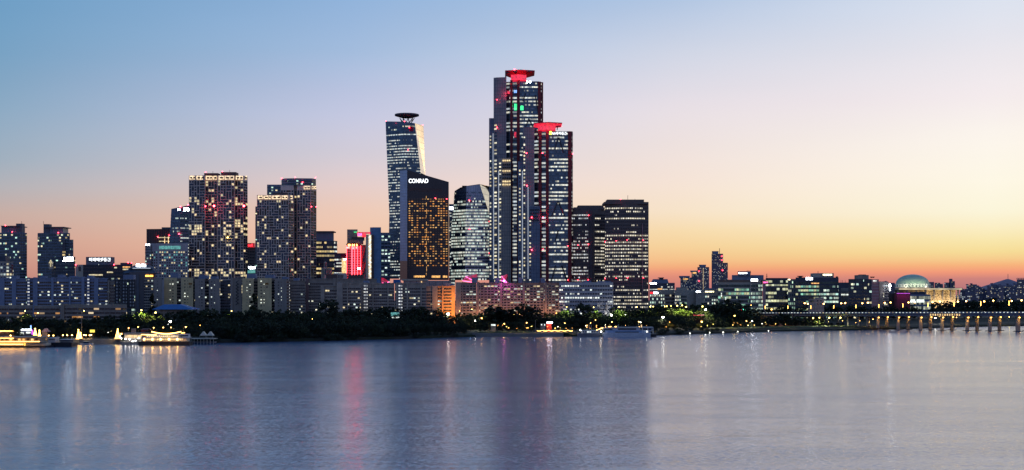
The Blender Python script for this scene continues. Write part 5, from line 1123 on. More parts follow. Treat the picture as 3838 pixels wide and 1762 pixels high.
row('round', 480, 830, 32, 130, [(480, 1170), (640, 1165), (830, 1155)], 'broadleaf tree below the beige end walls', 'trees below the beige end walls', 1.0)
row('round', 830, 1720, 30, 150, [(830, 1156), (1000, 1158), (1100, 1158), (1250, 1165), (1340, 1152), (1500, 1150), (1600, 1148), (1720, 1168)], 'dark broadleaf tree in front of the white apartment slabs', 'trees in front of the white apartment slabs', 1.0)
row('column', 1210, 1700, 62, 75, [(1210, 1182), (1300, 1160), (1480, 1155), (1700, 1160)], 'slender dark poplar behind the shoreline thicket', 'poplars behind the thicket', 1.4)
row('round', 1740, 2300, 28, 130, [(1740, 1168), (1900, 1175), (2060, 1172), (2300, 1172)], 'broadleaf tree at the foot of the pinkish apartments', 'trees at the foot of the pinkish apartments', 1.0)
row('round', 1760, 2460, 34, 80, [(1760, 1192), (2000, 1188), (2460, 1190)], 'dark park tree behind the lamplit esplanade', 'park trees behind the esplanade', 1.05)
row('round', 2300, 2860, 28, 150, [(2300, 1150), (2400, 1150), (2470, 1136), (2600, 1136), (2700, 1134), (2860, 1150)], 'broadleaf tree among the yellow street lamps', 'trees among the yellow street lamps', 1.0)
row('round', 2450, 2900, 36, 85, [(2450, 1190), (2650, 1180), (2900, 1180)], 'dark park tree between the bright spot lamps', 'park trees between the spot lamps', 1.1)
row('bush', 2455, 2700, 24, 5, [(2455, 1235), (2560, 1230), (2600, 1225), (2700, 1242)], 'dark shrub on the bank right of the white ferry', 'shrubs right of the white ferry', 1.5)
row('round', 2860, 3420, 32, 150, [(2860, 1146), (2950, 1148), (3100, 1140), (3200, 1146), (3420, 1148)], 'dark tree behind the bridge in front of the offices', 'trees behind the bridge by the offices', 1.0)
row('round', 3400, 3860, 30, 420, [(3400, 1126), (3500, 1132), (3600, 1124), (3700, 1116), (3860, 1122)], 'dark tree of the belt below the domed hall and hazy blocks', 'tree belt below the hazy blocks', 1.2, offj=20)
row('round', 3380, 3860, 34, 150, [(3380, 1150), (3600, 1148), (3860, 1150)], 'dark tree on the far bank seen above the bridge deck', 'trees on the far bank behind the bridge', 1.1, offj=12)
row('round', 2900, 3100, 30, 62, [(2900, 1180), (2945, 1172), (3010, 1182), (3100, 1192)], 'dark round tree in front of the bridge ramp', 'trees in front of the bridge ramp', 1.1)
row('bush', 1745, 2860, 20, 118, [(1745, 1185), (2860, 1180)], 'dark shrub under the trees before the apartments and offices', 'undergrowth before the apartments', 1.6)
row('round', 1760, 2160, 30, 45, [(1760, 1205), (2160, 1208)], 'small dark tree just behind the esplanade path', 'small trees behind the esplanade path', 1.2)
row('round', 2460, 2900, 32, 50, [(2460, 1208), (2650, 1200), (2900, 1205)], 'small dark tree on the lawn edge right of the cruiser', 'small trees on the lawn edge', 1.2)
row('bush', 2700, 3180, 22, 78, [(2700, 1205), (3180, 1212)], 'dark shrub behind the lit lawn', 'shrubs behind the lit lawn', 1.5)
row('bush', 0, 560, 20, 75, [(0, 1215), (560, 1210)], 'dark shrub beneath the trees of the left park', 'undergrowth of the left park', 1.6)
for (k, px, D, y, wf, lab) in (('round', 1235, 1075, 1120, 1.05, 'large dark round tree in front of the white apartments, tallest in the park'), ('cone', 952, 1120, 1100, 1.15, 'dark spire-shaped conifer before the beige end walls'), ('cone', 570, 1060, 1100, .9, 'dark conifer left of the blue roof'), ('column', 1835, 1090, 1143, 1.6, 'slim dark poplar below the pinkish apartments, left of two broad ones'), ('column', 1872, 1110, 1146, 2.6, 'broad dark poplar below the pinkish apartments'), ('column', 1910, 1100, 1150, 2.0, 'dark poplar just right of the broad one'), ('round', 1962, 1110, 1136, .9, 'tall dark tree below the orange stair tower'), ('round', 1996, 1105, 1146, .9, 'dark tree right beside the tallest esplanade tree'), ('round', 2188, 1140, 1130, 1.0, 'large dark round tree before the low white office'), ('round', 2730, 1240, 1118, 1.1, 'large dark tree before the green glass office, left of two'), ('round', 2775, 1240, 1122, 1.2, 'large dark tree before the green glass office, right of two'), ('round', 2480, 1230, 1133, 1.1, 'dark tree below the beige ribbed office'), ('bush', 2575, 1108, 1220, 1.3, 'round bush highest on the bank right of the ferry'), ('bush', 2122, 1026, 1240, 1.4, 'round green bush at the quay below the string lights')):
    tree(k, px, D, y, lab, None, wf)

# ================================================================== LAMPS IN THE PARK
for i, (px, D, py, bulb, pw, col_, r_, lab) in enumerate((
    (638, 905, 1205, 'bulb_white', 2500, (1, .95, .8), .95, 'dazzling white park floodlight above the paddle ferry'), (1680, 1065, 1177, 'bulb_white', 5000, (1, .93, .7), 1.2, 'dazzling white floodlight at the foot of the orange-lit block'),
    (2485, 1140, 1189, 'bulb_white', 4000, (1, .92, .65), 1.1, 'dazzling floodlight on the lawn right of the white ferry'), (2645, 1190, 1161, 'bulb_white', 5000, (1, .95, .7), 1.1, 'dazzling white floodlight beside the red tail lamps'),
    (2633, 1200, 1149, 'bulb_yellow', 3500, (1, .85, .3), .7, 'large yellow lamp just left of the dazzling floodlight'), (583, 960, 1172, 'bulb_yellow', 3500, (1, .85, .25), .7, 'yellow starry lamp below the blue roof'), (530, 960, 1163, 'bulb_yellow', 4500, (.9, 1, .25), .6, 'small lamp in the bright green tree crown on the left'),
    (142, 960, 1173, 'bulb_yellow', 1500, (1, .8, .3), .45, 'yellow lamp before the leftmost parking deck'), (315, 960, 1165, 'bulb_yellow', 1500, (1, .8, .3), .45, 'yellow lamp before the long parking deck'), (94, 950, 1166, 'bulb_yellow', 1200, (1, .8, .3), .45, 'yellow lamp near the left edge above the dark trees'),
    (1162, 1010, 1190, 'bulb_warm', 900, (1, .7, .3), .4, 'upper one of two warm lamps left of the large round tree'), (1172, 1008, 1196, 'bulb_warm', 900, (1, .7, .3), .45, 'lower one of two warm lamps left of the large round tree'), (2085, 1145, 1174, 'bulb_orange', 0, (1, .2, .1), .5, 'small red lamp in the trees below the white office'),
    (1781, 1080, 1202, 'bulb_white', 1500, (.9, .95, 1), .6, 'white lamp left of the orange park lamp'), (1805, 1075, 1193, 'bulb_warm', 1500, (1, .7, .25), .55, 'orange park lamp above the esplanade lawn'), (1890, 1040, 1214, 'bulb_warm', 1200, (1, .7, .25), .4, 'warm lamp at the left part of the esplanade path'), (1974, 1045, 1210, 'bulb_warm', 1200, (1, .7, .25), .4, 'warm lamp left of the flagpole'), (2117, 1050, 1212, 'bulb_warm', 1200, (1, .7, .25), .35, 'warm lamp right of the red booth'),
    (2214, 1050, 1211, 'bulb_warm', 600, (1, .7, .25), .3, 'small warm lamp above the string lights'), (2232, 1060, 1200, 'bulb_warm', 600, (1, .7, .25), .3, 'warm lamp cluster on a mast above the pontoon'), (2293, 1070, 1207, 'bulb_warm', 900, (1, .75, .35), .45, 'warm lamp behind the white ferry bow'), (2394, 1080, 1206, 'bulb_warm', 900, (1, .7, .25), .45, 'left one of two warm lamps behind the ferry stern'), (2401, 1080, 1208, 'bulb_white', 600, (1, .9, .6), .4, 'right one of two lamps behind the ferry stern'),
    (2510, 1120, 1208, 'bulb_orange', 800, (1, .5, .12), .35, 'orange lamp post on the lawn below the dazzling floodlight'), (2630, 1140, 1206, 'bulb_warm', 1800, (1, .7, .15), .65, 'amber lamp above the bank right of the round bush'), (2753, 1180, 1184, 'bulb_yellow', 1500, (1, .7, .12), .55, 'amber lamp under the large dark trees'), (2798, 1200, 1204, 'bulb_warm', 900, (1, .7, .2), .45, 'small warm lamp on the lawn left of the white one'), (2819, 1200, 1204, 'bulb_white', 1500, (1, 1, .9), .6, 'white lamp on the lawn before the bridge ramp'),
    (2892, 1290, 1160, 'bulb_orange', 6000, (1, .33, .04), 1.0, 'strong orange lamp at the start of the bridge ramp'), (3048, 1270, 1192, 'bulb_yellow', 2600, (1, .95, .5), .7, 'star-like yellow lamp under the bridge, first from the left'), (3071, 1270, 1191, 'bulb_yellow', 2600, (1, .95, .5), .6, 'star-like yellow lamp under the bridge, second from the left'), (3108, 1270, 1191, 'bulb_yellow', 2600, (1, .95, .5), .8, 'star-like yellow lamp under the bridge, third from the left'), (3150, 1270, 1191, 'bulb_yellow', 2600, (1, .95, .5), .8, 'star-like yellow lamp under the bridge, fourth from the left'),
    (3505, 1390, 1192, 'bulb_white', 4000, (1, 1, .85), .95, 'white floodlight seen between the gold-lit piers'), (3272, 1290, 1197, 'bulb_warm', 1500, (1, .7, .2), .4, 'small warm lamp behind the first water pier'), (2776, 1290, 1144, 'bulb_warm', 1500, (1, .75, .35), .5, 'street lamp on the road left of the bridge ramp'), (2815, 1295, 1144, 'bulb_warm', 800, (1, .75, .35), .35, 'small street lamp just before the bridge ramp'), (2694, 1290, 1145, 'bulb_warm', 800, (1, .75, .35), .35, 'small lamp before the green glass office trees'),
    (3783, 1420, 1188, 'bulb_yellow', 900, (1, .9, .3), .5, 'yellow lamp on the far bank below the right bridge end'), (3585, 1390, 1190, 'bulb_warm', 900, (1, .7, .2), .4, 'warm lamp on the far bank below the gold girder'),
    (696, 890, 1226, 'bulb_warm', 800, (1, .7, .3), .45, 'warm lamp above the stern of the paddle ferry'), (750, 900, 1220, 'bulb_orange', 500, (1, .6, .2), .35, 'orange lamp above the white tents'), (868, 1080, 1166, 'bulb_yellow', 2500, (.9, 1, .3), .45, 'yellow lamp in the dark park below the spire tree'), (1722, 1070, 1166, 'bulb_warm', 500, (1, .7, .3), .3, 'small lamp right of the dazzling floodlight'))):
    D_ = D; street_lamp(lab, px, D_, landz(px, D_), py, bulb, pw * 3.5, col_, r_ * .85)
for px, py in ((2437, 1150), (2448, 1150), (2491, 1149), (2499, 1148), (2515, 1148), (2538, 1146), (2557, 1145), (2572, 1151), (2386, 1151)):
    street_lamp('yellow street lamp glowing over green crowns beside the road', px, 1215, landz(px, 1215), py, 'bulb_yellow', 13000, (.95, 1, .3), .5, 'yellow street lamps along the road')
for px, py in ((2124, 1151), (2225, 1152), (2320, 1150), (1768, 1160), (1848, 1160), (1912, 1163), (1926, 1178), (1947, 1179), (1977, 1181)):
    street_lamp('small greenish white lamp among the crowns before the apartments', px, 1150, landz(px, 1150), py, 'bulb_yellow', 12000, (.8, 1, .35), .34, 'small lamps before the apartments')
for px, py in ((482, 1228), (518, 1224), (576, 1227), (612, 1226), (641, 1226)):
    street_lamp('three-globe lamp post on the promenade behind the paddle ferry', px, 874, 3.3, py + 2, 'bulb_warm', 500, (1, .75, .35), .3, 'three-globe lamps behind the paddle ferry', arm=.2)
for px, py in ((40, 1258), (183, 1258), (200, 1258), (236, 1257), (252, 1257), (270, 1257), (315, 1256), (322, 1257), (336, 1257), (342, 1256), (455, 1252)):
    street_lamp('low round lamp along the boat quay', px, 856, 3.3, py, 'bulb_warm', 600, (1, .7, .3), .42, 'low lamps along the boat quay', arm=.1)
k = 0
for px, py in ((2430, 1154), (2442, 1153), (2456, 1154), (2487, 1153), (2504, 1153), (2520, 1153), (2543, 1152), (2562, 1152), (2578, 1156), (2600, 1150), (2380, 1156), (2395, 1155)):
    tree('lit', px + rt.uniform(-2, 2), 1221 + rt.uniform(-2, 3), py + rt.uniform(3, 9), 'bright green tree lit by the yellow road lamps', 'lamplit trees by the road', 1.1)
for px, py in ((2118, 1155), (2132, 1158), (2219, 1157), (2232, 1160), (2314, 1155), (2328, 1158), (1842, 1166), (1856, 1168), (1918, 1170), (1931, 1184), (1942, 1185), (1982, 1188), (2100, 1165), (2240, 1166)):
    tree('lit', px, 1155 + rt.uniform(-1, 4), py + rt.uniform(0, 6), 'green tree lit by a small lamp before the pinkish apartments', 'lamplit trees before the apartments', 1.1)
for px, D_, py, lab in ((531, 965, 1166, 'bright yellow-green tree crown lit by its own lamp on the left'), (585, 965, 1178, 'yellow-lit tree below the starry lamp on the left'), (97, 955, 1172, 'faintly green lit tree near the left edge'), (870, 1085, 1170, 'green lit tree in the dark park below the spire tree'), (905, 1085, 1172, 'second green lit tree in the dark park below the spire tree'), (2640, 1207, 1156, 'yellow-green lit tree beside the dazzling floodlight'), (2655, 1200, 1172, 'low yellow-green lit tree right of the red tail lamps'), (3062, 1276, 1198, 'lit tree under the star-like lamps by the bridge'), (2350, 1188, 1192, 'green lit tree under the smaller sports floodlight')):
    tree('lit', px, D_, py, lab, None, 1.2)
rl = random.Random(12)
for k in range(70):
    px = rl.choice((rl.uniform(10, 800), rl.uniform(1760, 2450), rl.uniform(2480, 3260), rl.uniform(1760, 3260))); off = rl.uniform(20, 34) if px < 1700 else rl.uniform(16, 44); D_ = shoreD(px) + off
    street_lamp('tiny park path lamp glowing between the dark trees', px, D_, landz(px, D_), Z and HY + (H - landz(px, D_) - rl.uniform(2.6, 5.5)) * F / D_, rl.choice(('bulb_warm', 'bulb_warm', 'bulb_yellow', 'bulb_white', 'bulb_orange')), 0, r=rl.uniform(.12, .24), group='tiny lamps along the park paths', arm=.1)
b = B('sports_floodlight', 'row of dazzling white sports floodlights above the white ferry', 'floodlight', 1180, 2304, 6); b.boxes('lamp_head', [(2288 + 5.3 * k, 2292.8 + 5.3 * k, 1178, 1185, -1, -.3) for k in range(6)], M['bulb_white']); b.box('crossbar', 2288, 2320, 1184, 1185, -.3, .2, DT); b.boxes('post', [(2296, 2297, 1184, None, -.2, .2), (2311, 2312, 1184, None, -.2, .2)], DT)
b = B('sports_floodlight', 'smaller dazzling sports floodlight right of the bright row', 'floodlight', 1180, 2343, 6); b.boxes('lamp_head', [(2340, 2346, 1179, 1184, -1, -.3), (2326, 2329, 1181, 1183, -1, -.3)], M['bulb_white']); b.box('post', 2342.5, 2343.5, 1184, None, -.2, .2, DT)
for px in (2298, 2314, 2343): lamp_light('glow', (X(px, 1170), 1172, Z(1183, 1170)), (.75, 1, .8), 9000, .8)
b = B('traffic_light', 'traffic light gantry with red and green lamps under the dark trees', 'traffic light', 1285, 2790); b.box('mast_arm', 2776, 2802, 1158, 1159, -.1, .1, DT); b.box('post', 2801, 2802, 1150, None, -.1, .2, DT)
for x, mt in ((2779, 'red_sign'), (2787, 'teal_light'), (2795, 'teal_light')): b.boxes('signal_head', [(x - 2, x + 2, 1158.5, 1162.5, -.3, .1)], DT); b.boxes('signal_lens', [(x - 1, x + 1, 1159.5, 1161.8, -.5, -.3)], M[mt])
b = B('tail_lit_queue', 'row of parked cars glowing with red tail lamps', 'car', 1200, 2620) if False else None
for i, px in enumerate((2602, 2611, 2619, 2627, 2635)):
    D_ = 1195; t_ = empty('car', (X(px, D_), D_, Z(1182, D_) - .5), 'dark car in the queue with glowing red tail lamps', 'car', 'cars queued beside the yellow lamp'); t_.rotation_euler = (0, 0, rad(80))
    for n_, me in cms[1]: o = bpy.data.objects.new(n_, me); COL.objects.link(o); o.parent = t_
lamp_light('glow', (X(2618, 1190), 1190, Z(1178, 1190)), (1, .05, .03), 2500, .5)
strip('embankment_road', [2560, 2600, 2640, 2680], 95, 112, landz(2620, 1195) + 1.4, asphalt, th=6) if False else None

# blue roofed pavilion, kiosks
b = building('low pavilion with a wide shallow blue hipped roof', 1050, [(598, 0), (704, 0)], 1160, conc, None, depth=18, name='pavilion', cat='pavilion'); frust(b, 'roof', 572, 728, 1160, 612, 668, 1141, roofblue, 26, -3)
b = building('dark kiosk with two lit windows on the esplanade', 1050, [(2025, 0), (2044, 0)], 1213, navy, None, depth=5, name='kiosk', cat='kiosk', z0=3.4); b.boxes('window', [(2028, 2032, 1215, 1220, -.3, 0), (2040, 2043, 1215, 1220, -.3, 0)], M['win_white'])
b = building('red booth with a bright white sign on top beside the dark kiosk', 1050, [(2048, 0), (2068, 0)], 1211, wall_mat('booth_red', (.6, .04, .02)), None, depth=5, name='kiosk', cat='kiosk', z0=3.4); b.box('sign', 2050, 2070, 1207, 1211, -1, 1, M['white_sign']); lamp_light('glow', (X(2058, 1045), 1045, Z(1210, 1045)), (1, .8, .6), 2500, .4)
b = building('small teal-lit glass pavilion behind the thicket', 1040, [(1452, 0), (1498, 0)], 1170, navy, None, depth=8, name='pavilion', cat='pavilion', z0=4); b.boxes('window', [(1462, 1496, 1171, 1184, -.3, 0)], M['teal_pane']); b.boxes('lit_base', [(1450, 1496, 1188, 1192, -.5, 0)], M['win_white'])
b = building('small white-lit shop under the trees left of the warm esplanade lamp', 1050, [(1840, 0), (1858, 0)], 1214, conc, None, depth=5, name='kiosk', cat='kiosk', z0=3.4); b.box('window', 1841, 1857, 1216, 1221, -.3, 0, M['win_white'])
b = B('flagpole', 'tall thin flagpole on the esplanade quay', 'flagpole', 1022, 2007, 3); b.lines('pole', [((2007, 1255, 0), (2007, 1200, 0))], .12, conc)
b = B('string_lights', 'string of warm festoon bulbs along the quay railing', 'string lights', 1032, 2080, 3.1)
for k in range(44): q = b.mb(); q.ball(b.pt(2014 + 3.05 * k, 1240 + 1.2 * math.sin(k * .8), 0), .17, 5); b.put(q, 'bulb', M['bulb_warm'])
b.lines('post', [((2014 + 26 * k, 1240, .3), (2014 + 26 * k, 1247, .3)) for k in range(6)], .07, DT); b.lines('wire', [((2014, 1239.6, 0), (2146, 1239.6, 0))], .03, DT)
for k in range(5): lamp_light('glow', (X(2025 + 26 * k, 1028), 1028, 5.4), (1, .65, .25), 350, .3)
b = B('string_lights', 'string of warm festoon bulbs sloping up to the ferry', 'string lights', 1030, 2250, 3.1)
for k in range(12): q = b.mb(); q.ball(b.pt(2236 + 3 * k, 1237 - k * 1.0, 0), .2, 5); b.put(q, 'bulb', M['bulb_warm'])
b.lines('wire', [((2236, 1237, 0), (2269, 1226, 0))], .03, DT)
b = B('railing', 'thin railing along the esplanade quay', 'railing', 1021, 1890, 3.1); b.lines('rail', [((1775, 1242, 0), (2008, 1242, 0)), ((1775, 1244.5, 0), (2008, 1244.5, 0))], .06, DT)
for k in range(20): b.lines('post', [((1778 + 12 * k, 1241.5, 0), (1778 + 12 * k, 1249, 0))], .06, DT)
b = B('lamp_mast', 'tall grey mast rising from the quay beside the lit cone tree', 'mast', 852, 306, 3.2); b.lines('pole', [((306, 1268, 0), (306, 1166, 0))], .16, conc); b.lines('arm', [((306, 1168, 0), (309, 1168, 0))], .1, conc)
b = B('billboard', 'glowing yellow box sign between two cone trees of light', 'sign', 858, 345, 3.3); b.box('lit_panel', 337, 354, 1236, 1246, -.3, .3, emit('yellow_box', (1, .75, .04), 1.3)); b.boxes('leg', [(339, 340, 1246, None, -.1, .1), (351, 352, 1246, None, -.1, .1)], DT)
# cone trees of light
for (px, D_, y0, y1, w, lab) in ((294, 850, 1236, 1271, 8.5, 'cone-shaped light tree on the quay left of the yellow box'), (441, 850, 1234, 1270, 10, 'cone-shaped light tree beside the floating cafe'), (132, 850, 1232, 1257, 6.5, 'taller of the two cone light trees on the restaurant boat quay'), (148, 846, 1238, 1262, 6, 'shorter of the two cone light trees on the restaurant boat quay'), (302, 846, 1247, 1269, 5, 'small cone light tree just right of a taller one')):
    b = B('light_tree', lab, 'light tree', D_, px, Z(y1, D_)); Lw = w * D_ / F; hh = (y1 - y0) * D_ / F; c0 = b.pt(px, y1, 0)
    m = b.mb()
    for k in range(10):
        an = k * math.pi / 5; m.tube(c0 + Vector((math.cos(an) * Lw, math.sin(an) * Lw, 0)), c0 + Vector((0, 0, hh)), .11, 4)
    b.put(m, 'light_string', M['gold_strip']); m = b.mb(); turns = 60
    for k in range(turns):
        f0, f1 = k / turns, (k + 1) / turns; g_ = lambda f: c0 + Vector((math.cos(f * 44) * Lw * (1 - f), math.sin(f * 44) * Lw * (1 - f), f * hh)); m.tube(g_(f0), g_(f1), .07, 4)
    b.put(m, 'light_spiral', M['gold_strip']); m = b.mb(); m.tube(c0 - Vector((0, 0, .6)), c0 + Vector((0, 0, hh)), .14); b.put(m, 'mast', DT); m = b.mb(); m.lathe(c0, [(Lw, -.7), (Lw, 0), (0, .01)], 12); b.put(m, 'base', DT)
    q = b.mb(); q.ball(c0 + Vector((0, 0, hh)), .3); b.put(q, 'star', M['bulb_yellow']); lamp_light('glow', (c0.x, c0.y - 3, c0.z + 2), (1, .7, .2), 900, .5)
b = building('small promenade shop with white neon letters and blue lit fin', 862, [(72, 0), (126, 0)], 1238, conc_d, None, depth=5, name='kiosk', cat='kiosk', z0=3.3); b.boxes('lettering', [(78 + 5 * k, 81 + 5 * k, 1234, 1238, -.5, 0) for k in range(8)], M['white_sign']); b.boxes('window', [(76, 88, 1246, 1254, -.3, 0), (98, 114, 1244, 1250, -.3, 0)], M['win_white']); b.box('blue_fin', 113.5, 116.5, 1220, 1238, -.3, .3, M['blue_light']); b.box('purple_panel', 118, 124, 1236, 1254, -.3, 0, M['purple_light'])
b = building('promenade tent with red and white striped peaked roof', 862, [(158, 0), (178, 0)], 1244, apt_w, None, depth=5, name='tent', cat='tent', z0=3.3); frust(b, 'roof', 155, 181, 1244, 166, 170, 1231, wall_mat('striped_canvas', (.5, .1, .08), grid=(1.2, 99, .6), gridcol=(.7, .65, .6)), 6, -.5)
b = building('low promenade pavilion outlined by a glowing orange roof string', 858, [(-12, 0), (52, 0)], 1244, brown, None, depth=6, name='pavilion', cat='pavilion', z0=3.3); b.lines('light_string', [((-12, 1241, -.5), (52, 1241, -.5)), ((-12, 1244, -.5), (20, 1240, -.5))], .22, M['gold_strip']); lamp_light('glow', (X(20, 850), 850, 8), (1, .55, .15), 1500, .4)
b = building('reddish promenade hut behind the paddle ferry bow', 872, [(528, 0), (560, 0)], 1236, redwall, None, depth=5, name='kiosk', cat='kiosk', z0=3.3); frust(b, 'roof', 526, 562, 1236, 534, 556, 1231, brown, 6, -.5)
b = building('pale square kiosk left of the reddish promenade hut', 872, [(492, 0), (510, 0)], 1232, conc, None, depth=4, name='kiosk', cat='kiosk', z0=3.3)

# ================================================================== BOATS
white_h = plain('white_hull', (.62, .64, .68), .4); dark_h = plain('dark_hull', (.03, .03, .035), .4); blue_h = plain('blue_hull_paint', (.25, .34, .52), .4); deckc = plain('boat_deck', (.3, .26, .22)); pal = plain('pale_upperworks', (.55, .5, .42), .5)
def hull(b, px0, px1, yt, yb, d0, d1, mat, rake0=4, rake1=4, part='hull'):
    D = b.D + d0; m = b.mb(); z0_, z1_ = Z(yb, D), Z(yt, D); a, c_ = X(px0, D), X(px1, D); k = D / F
    lo = [(a + rake0 * k, D + .8), (c_ - rake1 * k, D + .8), (c_ - rake1 * k * .3, (D + b.D + d1) / 2), (c_ - rake1 * k, b.D + d1 - .8), (a + rake0 * k, b.D + d1 - .8), (a + rake0 * .3 * k, (D + b.D + d1) / 2)]
    hi = [(a + rake0 * k * .4, D), (c_ - rake1 * k * .4, D), (c_, (D + b.D + d1) / 2), (c_ - rake1 * k * .4, b.D + d1), (a + rake0 * k * .4, b.D + d1), (a, (D + b.D + d1) / 2)]
    m.prism(lo, min(z0_, -.4), z1_, 0, hi); return b.put(m, part, mat)
def rail(b, x0, x1, yt, yb, dd, n, part='railing', mat=None):
    return b.lines(part, [((x0, yt, dd), (x1, yt, dd))] + [((x0 + (x1 - x0) * k / n, yt, dd), (x0 + (x1 - x0) * k / n, yb, dd)) for k in range(n + 1)], .05, mat or pal)
# left floating restaurant
b = B('restaurant_boat', 'double-deck floating restaurant outlined by long yellow light strips, at the left edge', 'boat', 788, 72, 0)
hull(b, -20, 176, 1296, 1303, 0, 14, dark_h, 2, 3); b.boxes('lower_deck', [(-20, 88, 1283, 1296, 2, 12), (88, 172, 1286, 1296, 3, 12)], pal); b.box('upper_deck', -20, 150, 1267, 1282, 2.5, 12, conc); b.boxes('deck_slab', [(-20, 156, 1281.5, 1283.5, .4, 13), (-20, 152, 1262, 1266, .8, 13)], wall_mat('boat_roof', (.35, .33, .3)))
b.boxes('light_strip', [(-20, 148, 1279.6, 1281.2, .1, .6), (-20, 86, 1289.8, 1291.6, .1, .6), (-20, 50, 1267.4, 1268.8, .3, .8)], M['gold_strip'])
for k in range(9): b.box('window', 4 + 16 * k, 13 + 16 * k, 1269, 1277, 2.2, 2.5, M['win_amber'] if k in (2, 4, 5) else (M['cream_light'] if k == 7 else glass_brown))
b.box('lit_doorway', 88, 95, 1285, 1297, 2.6, 3, emit('amber_door', (1, .6, .08), 1.6)); rail(b, -20, 150, 1278, 1281, .6, 30); rail(b, 90, 172, 1289, 1296, 1, 14)
for k in range(5): lamp_light('glow', (X(4 + 34 * k, 784), 785.5, Z(1284, 785)), (1, .5, .12), 420, .4)
b = B('work_boat', 'dark tug pontoon with white cabin moored between the restaurant and the quay', 'boat', 800, 210, 0)
hull(b, 172, 270, 1284, 1299, 0, 12, dark_h, 3, 3); b.box('cabin', 180, 206, 1268, 1284, 2, 9, white_h); b.boxes('window', [(183 + 6 * k, 187 + 6 * k, 1271, 1275, 1.7, 2) for k in range(4)], glass_dark); b.box('cabin', 226, 262, 1274, 1284, 3, 9, conc_d); b.boxes('roof', [(178, 208, 1266, 1268, 1.5, 9.5), (222, 266, 1272, 1274, 2, 10)], white_h); b.lines('mast', [((216, 1284, 5), (216, 1258, 5)), ((212, 1262, 5), (220, 1262, 5))], .1, pal); rail(b, 172, 268, 1280, 1284, .5, 16)
b = B('small_boat', 'small open boat lying low below the quay wall', 'boat', 838, 322, 0); hull(b, 298, 345, 1287, 1292, 0, 4, white_h, 4, 4); b.box('cabin', 312, 330, 1281, 1287, 1, 3, glass_dark); b.box('roof', 311, 331, 1280, 1281, .8, 3.2, white_h)
# floating cafe and paddle ferry
b = B('floating_cafe', 'brightly lit single-storey floating cafe with white lamps left of the paddle ferry', 'boat', 838, 494, 0)
hull(b, 450, 545, 1282, 1289, 0, 10, conc_d, 2, 2, 'pontoon'); b.box('saloon', 466, 530, 1254, 1272, 1.5, 9, pal); b.box('roof', 463, 545, 1248, 1254, .5, 10, conc)
for k in range(8): b.box('window', 468 + 8 * k, 474 + 8 * k, 1256, 1266, 1.2, 1.5, M['cream_light'])
for (x, y) in ((455, 1269), (470, 1271), (485, 1272), (497, 1279), (520, 1267), (450, 1261), (508, 1277)): q = b.mb(); q.ball(b.pt(x, y, -.3), .3, 6); b.put(q, 'lamp', M['bulb_white'])
rail(b, 452, 540, 1277, 1282, .3, 18); b.box('lower_deck', 466, 540, 1272, 1282, 2.5, 9, conc_d); lamp_light('glow', (X(470, 832), 833, Z(1262, 833)), (1, .95, .7), 900, .4); lamp_light('glow', (X(515, 832), 833, Z(1262, 833)), (1, .95, .7), 900, .4)
b = B('paddle_ferry', 'white old-style river ferry with arched string of golden lights', 'boat', 826, 615, 0)
hull(b, 512, 712, 1280, 1293, 0, 11, dark_h, 8, 4); b.box('main_deck', 532, 700, 1266, 1280, 1.5, 9.5, pal); b.box('upper_deck', 545, 678, 1256, 1266, 2.5, 9, pal); b.boxes('deck_roof', [(528, 704, 1264.5, 1266.5, .6, 10.4), (540, 690, 1253, 1256, 1, 10)], white_h); b.box('wheelhouse', 684, 706, 1252, 1265, 3, 8, white_h); b.boxes('wheelhouse_window', [(686 + 5 * k, 689.5 + 5 * k, 1255, 1260, 2.7, 3) for k in range(4)], glass_dark)
for k in range(24): b.box('window', 538 + 6.2 * k, 542 + 6.2 * k, 1269, 1275, 1.2, 1.5, M['cream_light'] if k % 5 else M['bulb_warm'])
for k in range(16): b.box('window', 550 + 7.6 * k, 555 + 7.6 * k, 1258, 1263, 2.2, 2.5, M['gold_soft'])
arc = [(568 + 11 * k, 1243 + 8 * (1 - ((k - 5) / 5.0) ** 2)) for k in range(11)]
b.lines('light_string', [((arc[k][0], arc[k][1], 3), (arc[k + 1][0], arc[k + 1][1], 3)) for k in range(10)], .3, M['gold_strip']); b.lines('light_string', [((530, 1254, .9), (586, 1256, .9)), ((680, 1248, 2), (692, 1247, 2))], .22, M['gold_strip']); b.lines('mast', [((570, 1256, 5), (568, 1240, 5)), ((678, 1256, 5), (678, 1240, 5))], .12, pal)
rail(b, 528, 704, 1276, 1280, .6, 34); rail(b, 540, 690, 1261, 1264.5, .9, 28)
for k in range(5): lamp_light('glow', (X(555 + 32 * k, 820), 822.5, Z(1262, 822)), (1, .5, .13), 600, .4)
lamp_light('glow', (X(622, 820), 823, Z(1246, 822)), (1, .6, .15), 1500, .4)
b = B('landing_stage', 'white pile landing stage with two peaked tents right of the paddle ferry', 'pier', 848, 756, 0)
b.box('deck', 712, 803, 1269, 1271, 0, 10, pal); b.lines('pile', [((716 + 12 * k, 1290, 1), (716 + 12 * k, 1270, 1)) for k in range(8)], .14, pal); rail(b, 712, 803, 1264, 1269, .2, 22); b.box('pontoon', 712, 803, 1281, 1286, 2, 9, conc_d)
for x in (760, 786):
    tb = B('tent', 'left white peaked tent on the landing stage' if x == 760 else 'right white peaked tent on the landing stage', 'tent', 850, x, Z(1269, 850)); frust(tb, 'canopy', x - 12, x + 12, 1258, x - 1, x + 1, 1243, pal, 5, 0); tb.lines('post', [((x - 11, 1269, .3), (x - 11, 1258, .3)), ((x + 11, 1269, .3), (x + 11, 1258, .3)), ((x - 11, 1269, 4.6), (x - 11, 1258, 4.6)), ((x + 11, 1269, 4.6), (x + 11, 1258, 4.6))], .08, pal)
